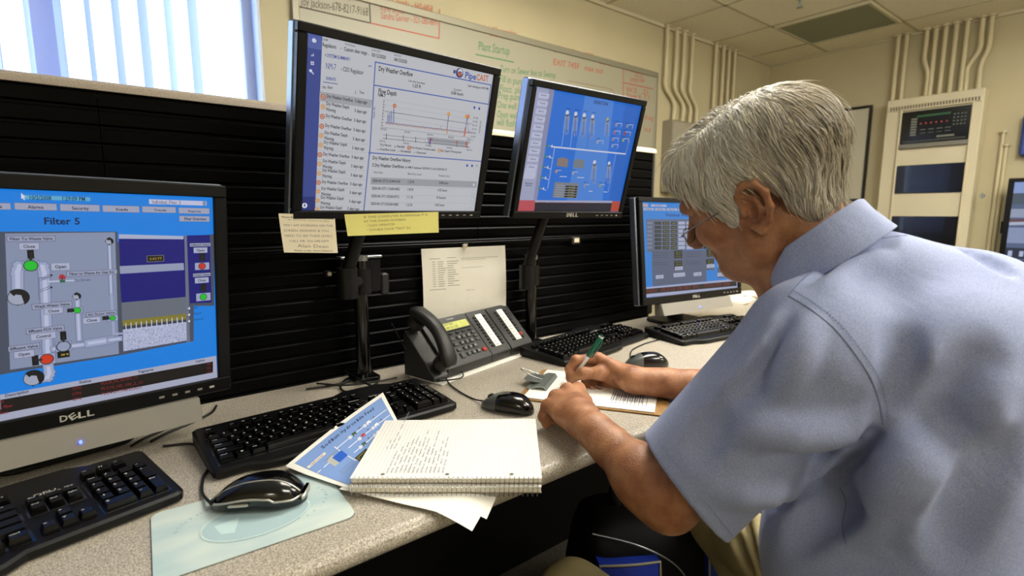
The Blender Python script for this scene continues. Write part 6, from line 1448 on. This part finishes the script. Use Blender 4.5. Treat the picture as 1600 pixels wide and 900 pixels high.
# seams and stitching
m_seam = mat('shirt_seam', '74809f', .85); m_stitch = mat('stitch_thread', '8793b4', .8)
def on_shirt(pts, off, n=5):
    out = []
    for x, y in [tuple(p) for p in smooth_path([(a, c_, 0) for a, c_ in pts], n) for p in [p[:2]]]:
        p = S_.at(x, y)
        if p is not None: g = S_.grad(p[None])[0]; out.append(p + g*off)
    return out
def seam(name, pts, r, mt, off=.0002, n=5):
    q = on_shirt(pts, off, n)
    if len(q) < 2: return
    b = MB(); b.tube(q, r, 5); o = b.build(name, mt, shirt, smooth=60)
def stitches(name, pts, off=.0004):
    q = on_shirt(pts, off, 6)
    if len(q) < 2: print("no stitches", name); return
    q = smooth_path(q, 3); b = MB(); i = 0; acc = 0; seg = []
    L_ = [0]
    for a, c_ in zip(q[:-1], q[1:]): L_.append(L_[-1] + np.linalg.norm(c_ - a))
    tot = L_[-1]; s_ = 0; q = A3(q); L_ = A3(L_)
    while s_ < tot - .003:
        P = [A3([np.interp(s_ + t_, L_, q[:, j]) for j in range(3)]) for t_ in (0, .0022)]; b.tube(P, .00045, 4); s_ += .0038
    b.build(name, mt_st, shirt)
mt_st = m_stitch
AH = [(1232, 462), (1262, 480), (1300, 510), (1330, 545), (1360, 590), (1374, 630), (1380, 664)]
seam('armhole_seam', AH, .0008, m_seam, -.0002)
stitches('armhole_stitching', [(x + 9, y - 7) for x, y in AH])
seam('yoke_seam', [(1232, 462), (1262, 430), (1310, 398), (1370, 374), (1440, 366)], .0008, m_seam, -.0002)
stitches('cuff_stitching', [(1031, 694), (1062, 733), (1097, 777), (1131, 820), (1155, 850)])
seam('side_seam', [(1312, 762), (1322, 785), (1316, 820), (1322, 850)], .0006, m_seam, -.0002)
# collar: standing band folded over, open at the throat
neck_ax = hp_(-.03, -.05, 0) - NECK; neck_ax /= np.linalg.norm(neck_ax)
CC = NECK + A3([-.008, .004, .0]) + neck_ax*.020; fr_ = A3([-.05, 1, 0.]); fr_ -= neck_ax*fr_.dot(neck_ax); fr_ /= np.linalg.norm(fr_); sd_ = np.cross(fr_, neck_ax)
def ringpt(a, r, hgt): return CC + neck_ax*(hgt - .030*max(0, math.cos(a))) + (fr_*math.cos(a)*1.10 + sd_*math.sin(a))*r
b = MB(); rows = []
A_list = [math.radians(t) for t in range(22, 339, 8)]
prof_c = [(.068, -.018), (.066, .006), (.0645, .026), (.066, .036), (.069, .0375), (.0725, .034), (.079, .016), (.085, -.004), (.089, -.016), (.0875, -.0168), (.082, -.004), (.076, .014), (.0705, .030), (.069, .006), (.070, -.018)]
for a in A_list:
    fl = 1 + .10*max(0, math.cos(a)); rows.append([tuple(ringpt(a, r*(fl if i > 5 and i < 12 else 1), h_*(1.0) - (.020*max(0, math.cos(a)) if 5 < i < 12 else 0))) if math.cos(a) > 0 else tuple(ringpt(a, min(r, .066 + (r - .066)*(.55 if i > 5 and i < 12 else 1)), h_)) for i, (r, h_) in enumerate(prof_c)])
b.loft(rows); col_ = b.build('collar', m_shirt, shirt, smooth=50)
# ---- trousers
m_khaki = mat('khaki_cotton', '9c9068', .85, noise=.12, nscale=14, bump=.5, bscale=30)
K_ = Field()
K_.ell((.85, .10, -.36), (.18, .16, .10), .05); K_.cap((.77, .14, -.345), (.675, .66, -.345), .085, .062, .05); K_.cap((.94, .14, -.325), (1.14, .62, -.34), .095, .068, .05)
K_.cap((.675, .66, -.345), (.70, .70, -.70), .060, .055, .04); K_.cap((1.14, .62, -.34), (1.20, .42, -.70), .064, .055, .04)
for a, c_ in (((.918, .27, -.232), (.952, .50, -.262)), ((.952, .26, -.230), (.998, .48, -.256))): K_.cap(a, c_, .007, .004, .016, sub=True)
KN = []
for pts, r, k, sub, dep in [([(1168, 812), (1178, 850), (1192, 896)], .006, .014, True, .001), ([(1186, 800), (1198, 845), (1208, 890)], .005, .012, True, .001), ([(1178, 806), (1189, 850), (1201, 894)], .006, .014, False, .000), ([(1150, 840), (1160, 870), (1172, 898)], .006, .016, True, .002)]:
    q = []
    for i, (x, y, _) in enumerate(smooth_path([(a, c_, 0) for a, c_ in pts], 4)):
        p = K_.at(x, y)
        if p is not None: q.append(p + K_.grad(p[None])[0]*dep)
    KN += [(a, c_, r, k, sub) for a, c_ in zip(q[:-1], q[1:]) if np.linalg.norm(c_ - a) < .06]
for a, c_, r, k, sub in KN: K_.cap(a, c_, r, r, k, sub)
V, Q = K_.mesh(.005, (.55, -.12, -.74), (1.28, .86, -.14)); tr = np_mesh('trousers', V, Q, m_khaki, man); tr.location = (0, 0, 0)
for x, y in ((.705, .74), (1.205, .46)):
    b = MB(); rings = []
    for t_, w_, h_ in ((0, .032, .05), (.05, .040, .07), (.13, .042, .075), (.20, .046, .055), (.26, .042, .042), (.285, .025, .03)):
        rings.append([(x + w_*math.cos(a), y - .08 + t_, -T + max(.002, h_*(.5 + .5*math.sin(a)))) for a in [2*math.pi*k/16 for k in range(16)]])
    b.loft(rings); b.build('shoe', m_blackm, man, smooth=50)
# ---- hair: a base volume with thousands of combed strands
HPOLY = [(.088, .072), (.070, .058), (.056, .030), (.040, .018), (.036, -.014), (.020, -.018), (.012, .012), (.004, .034), (-.022, .042), (-.038, .024), (-.042, -.010), (-.050, -.054), (-.070, -.074), (-.16, -.074), (-.18, .10), (-.06, .22), (.12, .22), (.16, .12)]
def poly_sd(p, poly):
    d = np.full(len(p), 1e9); s = np.ones(len(p)); n = len(poly)
    for i in range(n):
        a = A3(poly[i]); c_ = A3(poly[i-1]); e = c_ - a; w_ = p - a; t_ = np.clip(w_ @ e/e.dot(e), 0, 1); b_ = w_ - t_[:, None]*e; d = np.minimum(d, (b_**2).sum(1))
        q1 = p[:, 1] >= a[1]; q2 = p[:, 1] < c_[1]; q3 = e[0]*w_[:, 1] > e[1]*w_[:, 0]; fl = (q1 & q2 & q3) | (~q1 & ~q2 & ~q3); s[fl] *= -1
    return s*np.sqrt(d)
H = Field()
H.ell(hp_(-.010, .050, 0), (.106, .085, .083), .02, HA); H.ell(hp_(.038, .094, -.008), (.060, .036, .056), .03, HA); H.ell(hp_(-.045, .062, .0), (.082, .068, .078), .03, HA)
H.cap(hp_(.078, .086, .025), hp_(.084, .082, -.030), .019, .017, .03); H.cap(hp_(.022, .035, .070), hp_(.026, -.004, .068), .016, .008, .02)
H.cap(hp_(-.055, .0, .050), hp_(-.060, -.035, .040), .022, .018, .03); H.cap(hp_(-.070, .0, 0), hp_(-.066, -.055, 0), .03, .020, .03); H.cap(hp_(-.055, .0, -.050), hp_(-.060, -.035, -.040), .022, .018, .03)
def hair_post(P, d):
    q = (P - HO) @ HA.T; s = poly_sd(q[:, :2], HPOLY); return np.maximum(d, s)
# the combed parting, a shallow valley running forward from the crown
WH_ = A3([-.050, .122, .012]); PF_ = A3([.070, .112, .042])
for k in range(6):
    a = WH_ + (PF_ - WH_)*k/6; c_ = WH_ + (PF_ - WH_)*(k+1)/6; H.cap(hp_(*(a + [0, .018, 0])), hp_(*(c_ + [0, .018, 0])), .008, .008, .012, sub=True)
H.post = hair_post
V, Q = H.mesh(.0028, HO - .22, HO + .26)
qh = (V - HO) @ HA.T
def tone(q, rnd):      # whiter in front and on the sides, greyer at the back
    g = np.clip((-.02 - q[:, 0])/.09, 0, 1)*np.clip((.13 - q[:, 1])/.10 + .2, 0, 1); base = (1-g)[:, None]*A3(lin('fbf3e2')) + g[:, None]*A3(lin('968a72')); return base*rnd[:, None]
m_hair = bpy.data.materials.new('grey_white_hair'); m_hair.use_nodes = True; nt = m_hair.node_tree; b_ = nt.nodes['Principled BSDF']; at_ = nt.nodes.new('ShaderNodeAttribute'); at_.attribute_name = 'Col'
nt.links.new(at_.outputs['Color'], b_.inputs['Base Color']); b_.inputs['Roughness'].default_value = .42; b_.inputs['Specular IOR Level'].default_value = .5
hair = np_mesh('hair', V, Q, m_hair, man, cols=tone(qh, np.full(len(V), .62))); hair.location = (0, 0, 0); hair['label'] = 'short parted grey white hair'
rng = np.random.default_rng(7)
def flow(q):
    ab = PF_ - WH_; t_ = np.clip((q - WH_) @ ab/ab.dot(ab), 0, 1); near = WH_ + t_[:, None]*ab; aw = q - near; aw /= np.linalg.norm(aw, axis=1)[:, None] + 1e-6
    right = np.clip((near[:, 2] - q[:, 2])/.02 + .3, 0, 1)*np.clip((q[:, 1] - .07)/.03, 0, 1)     # far side and top
    front = np.clip((q[:, 0] + .02)/.05, 0, 1)
    d = aw.copy(); d += right[:, None]*front[:, None]*A3([1.5, -.1, -.25]); side = (1 - right)*front
    d += side[:, None]*A3([.30, -.55, 0]); low = np.clip((.06 - q[:, 1])/.05, 0, 1); d += (low*np.clip((q[:, 0]-.0)/.02, 0, 1))[:, None]*A3([-.55, -.5, 0])
    d += (np.clip((-.02 - q[:, 0])/.04, 0, 1))[:, None]*A3([-.1, -.75, 0]); d += (np.clip((.03 - q[:, 1])/.05, 0, 1)*np.clip((-.02 - q[:, 0])/.04, 0, 1))[:, None]*A3([.5, -.2, 0])
    d += .22*np.stack([np.sin(q[:, 1]*60 + q[:, 2]*35), np.sin(q[:, 0]*55 + 1), np.sin(q[:, 0]*48 + q[:, 1]*40)], 1)
    return d
NS = 15000; STEP = 11
tri = Q[rng.integers(0, len(Q), NS)]; w4 = rng.dirichlet([1, 1, 1, 1], NS); P = (V[tri]*w4[..., None]).sum(1)
q0 = (P - HO) @ HA.T; g0 = H.grad(P); outw = (g0 @ HA.T); keep = (poly_sd(q0[:, :2], HPOLY) < -.001) ; P = P[keep]; NSK = len(P)
Ln = rng.uniform(.026, .052, NSK); lift = rng.uniform(.0002, .0042, NSK)**1.0; path = [P.copy()]; cur = P.copy(); jit = rng.normal(0, .16, (NSK, 3)); wild = (rng.random(NSK) < .035)
H.post = None
for k in range(STEP):
    q = (cur - HO) @ HA.T; d = (flow(q) + jit) @ HA; n = H.grad(cur); d -= n*(d*n).sum(1)[:, None]; d /= np.linalg.norm(d, axis=1)[:, None] + 1e-9
    cur = cur + d*(Ln/STEP)[:, None]; sd = H.ev(cur); tgt = lift*min(1, (k+1)/4) + wild*(.0008*k); cur = cur + n*(tgt - sd)[:, None]; path.append(cur.copy())
H.post = hair_post
path = np.stack(path, 1)          # strands x points x 3
NG = 620; gi = rng.choice(NSK, NG, replace=False); GP = path[gi]      # locks: strands lean together towards the strand that leads them
own = np.concatenate([((P[a:a+1000, None] - GP[None, :, 0])**2).sum(2).argmin(1) for a in range(0, NSK, 1000)])
tt = np.linspace(0, 1, STEP + 1); pull = (.62*tt**.8)[None, :, None]*np.where(wild, .1, 1.)[:, None, None]; glen = np.linalg.norm(GP[:, -1] - GP[:, 0], axis=1)
path = path*(1 - pull) + (GP[own] + (P - GP[own][:, 0])[:, None]*.25*(1 - tt)[None, :, None] + rng.normal(0, .0007, (NSK, 1, 3)))*pull
clump_tone = rng.uniform(.84, 1.12, NG)[own]
K1 = STEP + 1; rad = .00042*(1 - .75*np.linspace(0, 1, K1)**2)
tan = np.gradient(path, axis=1); tan /= np.linalg.norm(tan, axis=2)[..., None] + 1e-9; ref = H.grad(path.reshape(-1, 3)).reshape(path.shape); sa = np.cross(tan, ref); sa /= np.linalg.norm(sa, axis=2)[..., None] + 1e-9; sb = np.cross(tan, sa)
vs = np.stack([path + rad[None, :, None]*(math.cos(a)*sa*1.5 + math.sin(a)*sb) for a in (0, 2.094, 4.189)], 2)   # s,k,3,3
idx = np.arange(NSK*K1*3).reshape(NSK, K1, 3); qs = [np.stack([idx[:, :-1, j], idx[:, :-1, (j+1) % 3], idx[:, 1:, (j+1) % 3], idx[:, 1:, j]], -1).reshape(-1, 4) for j in range(3)]
Vs = vs.reshape(-1, 3); rnd = np.repeat(rng.uniform(.55, 1.22, NSK)*clump_tone, K1*3); cols = tone((Vs - HO) @ HA.T, rnd)
st = np_mesh('hair_strands', Vs, np.concatenate(qs), m_hair, hair, cols=np.clip(cols, 0, 1)); st.location = (0, 0, 0)
# eyebrows
b = MB()
for sg in (1, -1):
    for k in range(60):
        t_ = rng.random(); p = hp_(.103 - .020*t_**1.5, .034 + .006*math.sin(t_*3) + rng.normal(0, .0018), sg*(.014 + .034*t_)); e_ = p + HA[2]*sg*.006 + HA[0]*.001 - HA[1]*.001; b.tube([p, e_], [.0004, .0001], 3)
b.build('eyebrows', mat('grey_brow_hair', '8f8878', .6), man)
# ---- glasses
m_gl = mat('spectacle_wire', '8f8c86', .2, metal=1.0)
gl = thing('eyeglasses', 'thin wire rimmed spectacles low on the man\'s nose', 'glasses', tuple(hp_(.112, -.004, 0)))
GO = hp_(.112, -.004, 0)
def gw(f, u, l): return hp_(f, u, l) - GO
for sg in (1, -1):
    rim = [gw(.110 - .004*abs(math.cos(a)), -.010 + .0135*math.sin(a), sg*(.030 + .021*math.cos(a))) for a in [2*math.pi*k/24 for k in range(25)]]
    b = MB(); b.tube(rim, .0008, 6, cap=False); rm = b.build('rim', m_gl, gl, smooth=60)
    b = MB(); c_ = rim[:-1]; b.add([tuple(p + HA[0]*.0004) for p in c_] + [tuple(p - HA[0]*.0004) for p in c_], [tuple(range(24)), tuple(range(47, 23, -1))] + [(k, (k+1) % 24, 24 + (k+1) % 24, 24 + k) for k in range(24)]); b.build('lens', m_glass, rm)
    b = MB(); b.tube(smooth_path([gw(.106, -.004, sg*.052), gw(.100, .000, sg*.068), gw(.060, .008, sg*.076), gw(.012, .016, sg*.0815), (gw(-.012, .028, sg*.082)), gw(-.030, .016, sg*.080)], 4), .0009, 6); b.build('temple_arm', m_gl, gl, smooth=60)
b = MB(); b.tube(smooth_path([gw(.108, -.006, .009), gw(.116, -.001, 0), gw(.108, -.006, -.009)], 4), .0008, 6); b.build('bridge', m_gl, gl, smooth=60)
# ---- pen
pa, pb = rh(888, 602, -.006), rh(941, 524, -.030); dv = pb - pa; PL = np.linalg.norm(dv); dvn = dv/PL
pen = thing('pen', 'white ballpoint pen with a green clip end held in the writing hand', 'pen', tuple(pa))
m_green = mat('green_pen_plastic', '0f5c48', .25); m_white = mat('white_pen_plastic', 'dfe0dc', .3)
b = MB(); b.tube([dv*0, dv*.04, dv*.07], [.0006, .0012, .0026], 12); b.build('tip', m_chrome, pen, smooth=40)
b = MB(); b.tube([dv*.07, dv*.14, dv*.66], [.0030, .0046, .0050], 16); b.build('barrel', m_white, pen, smooth=40)
b = MB(); b.tube([dv*.58, dv*.60, dv*.95, dv*1.0], [.0049, .0056, .0056, .0040], 16); b.build('cap', m_green, pen, smooth=40)
sd = np.cross(dvn, RC @ A3([0, 0, 1.])); sd /= np.linalg.norm(sd)
b = MB(); b.tube([dv*.93 + sd*.006, dv*.90 + sd*.0085, dv*.60 + sd*.0085], [.002, .0024, .0018], 8); b.build('clip', m_green, pen, smooth=40)
b = MB(); b.tube([dv*.955, dv*.975], [.0059, .0059], 16); b.build('band', m_white, pen, smooth=40)
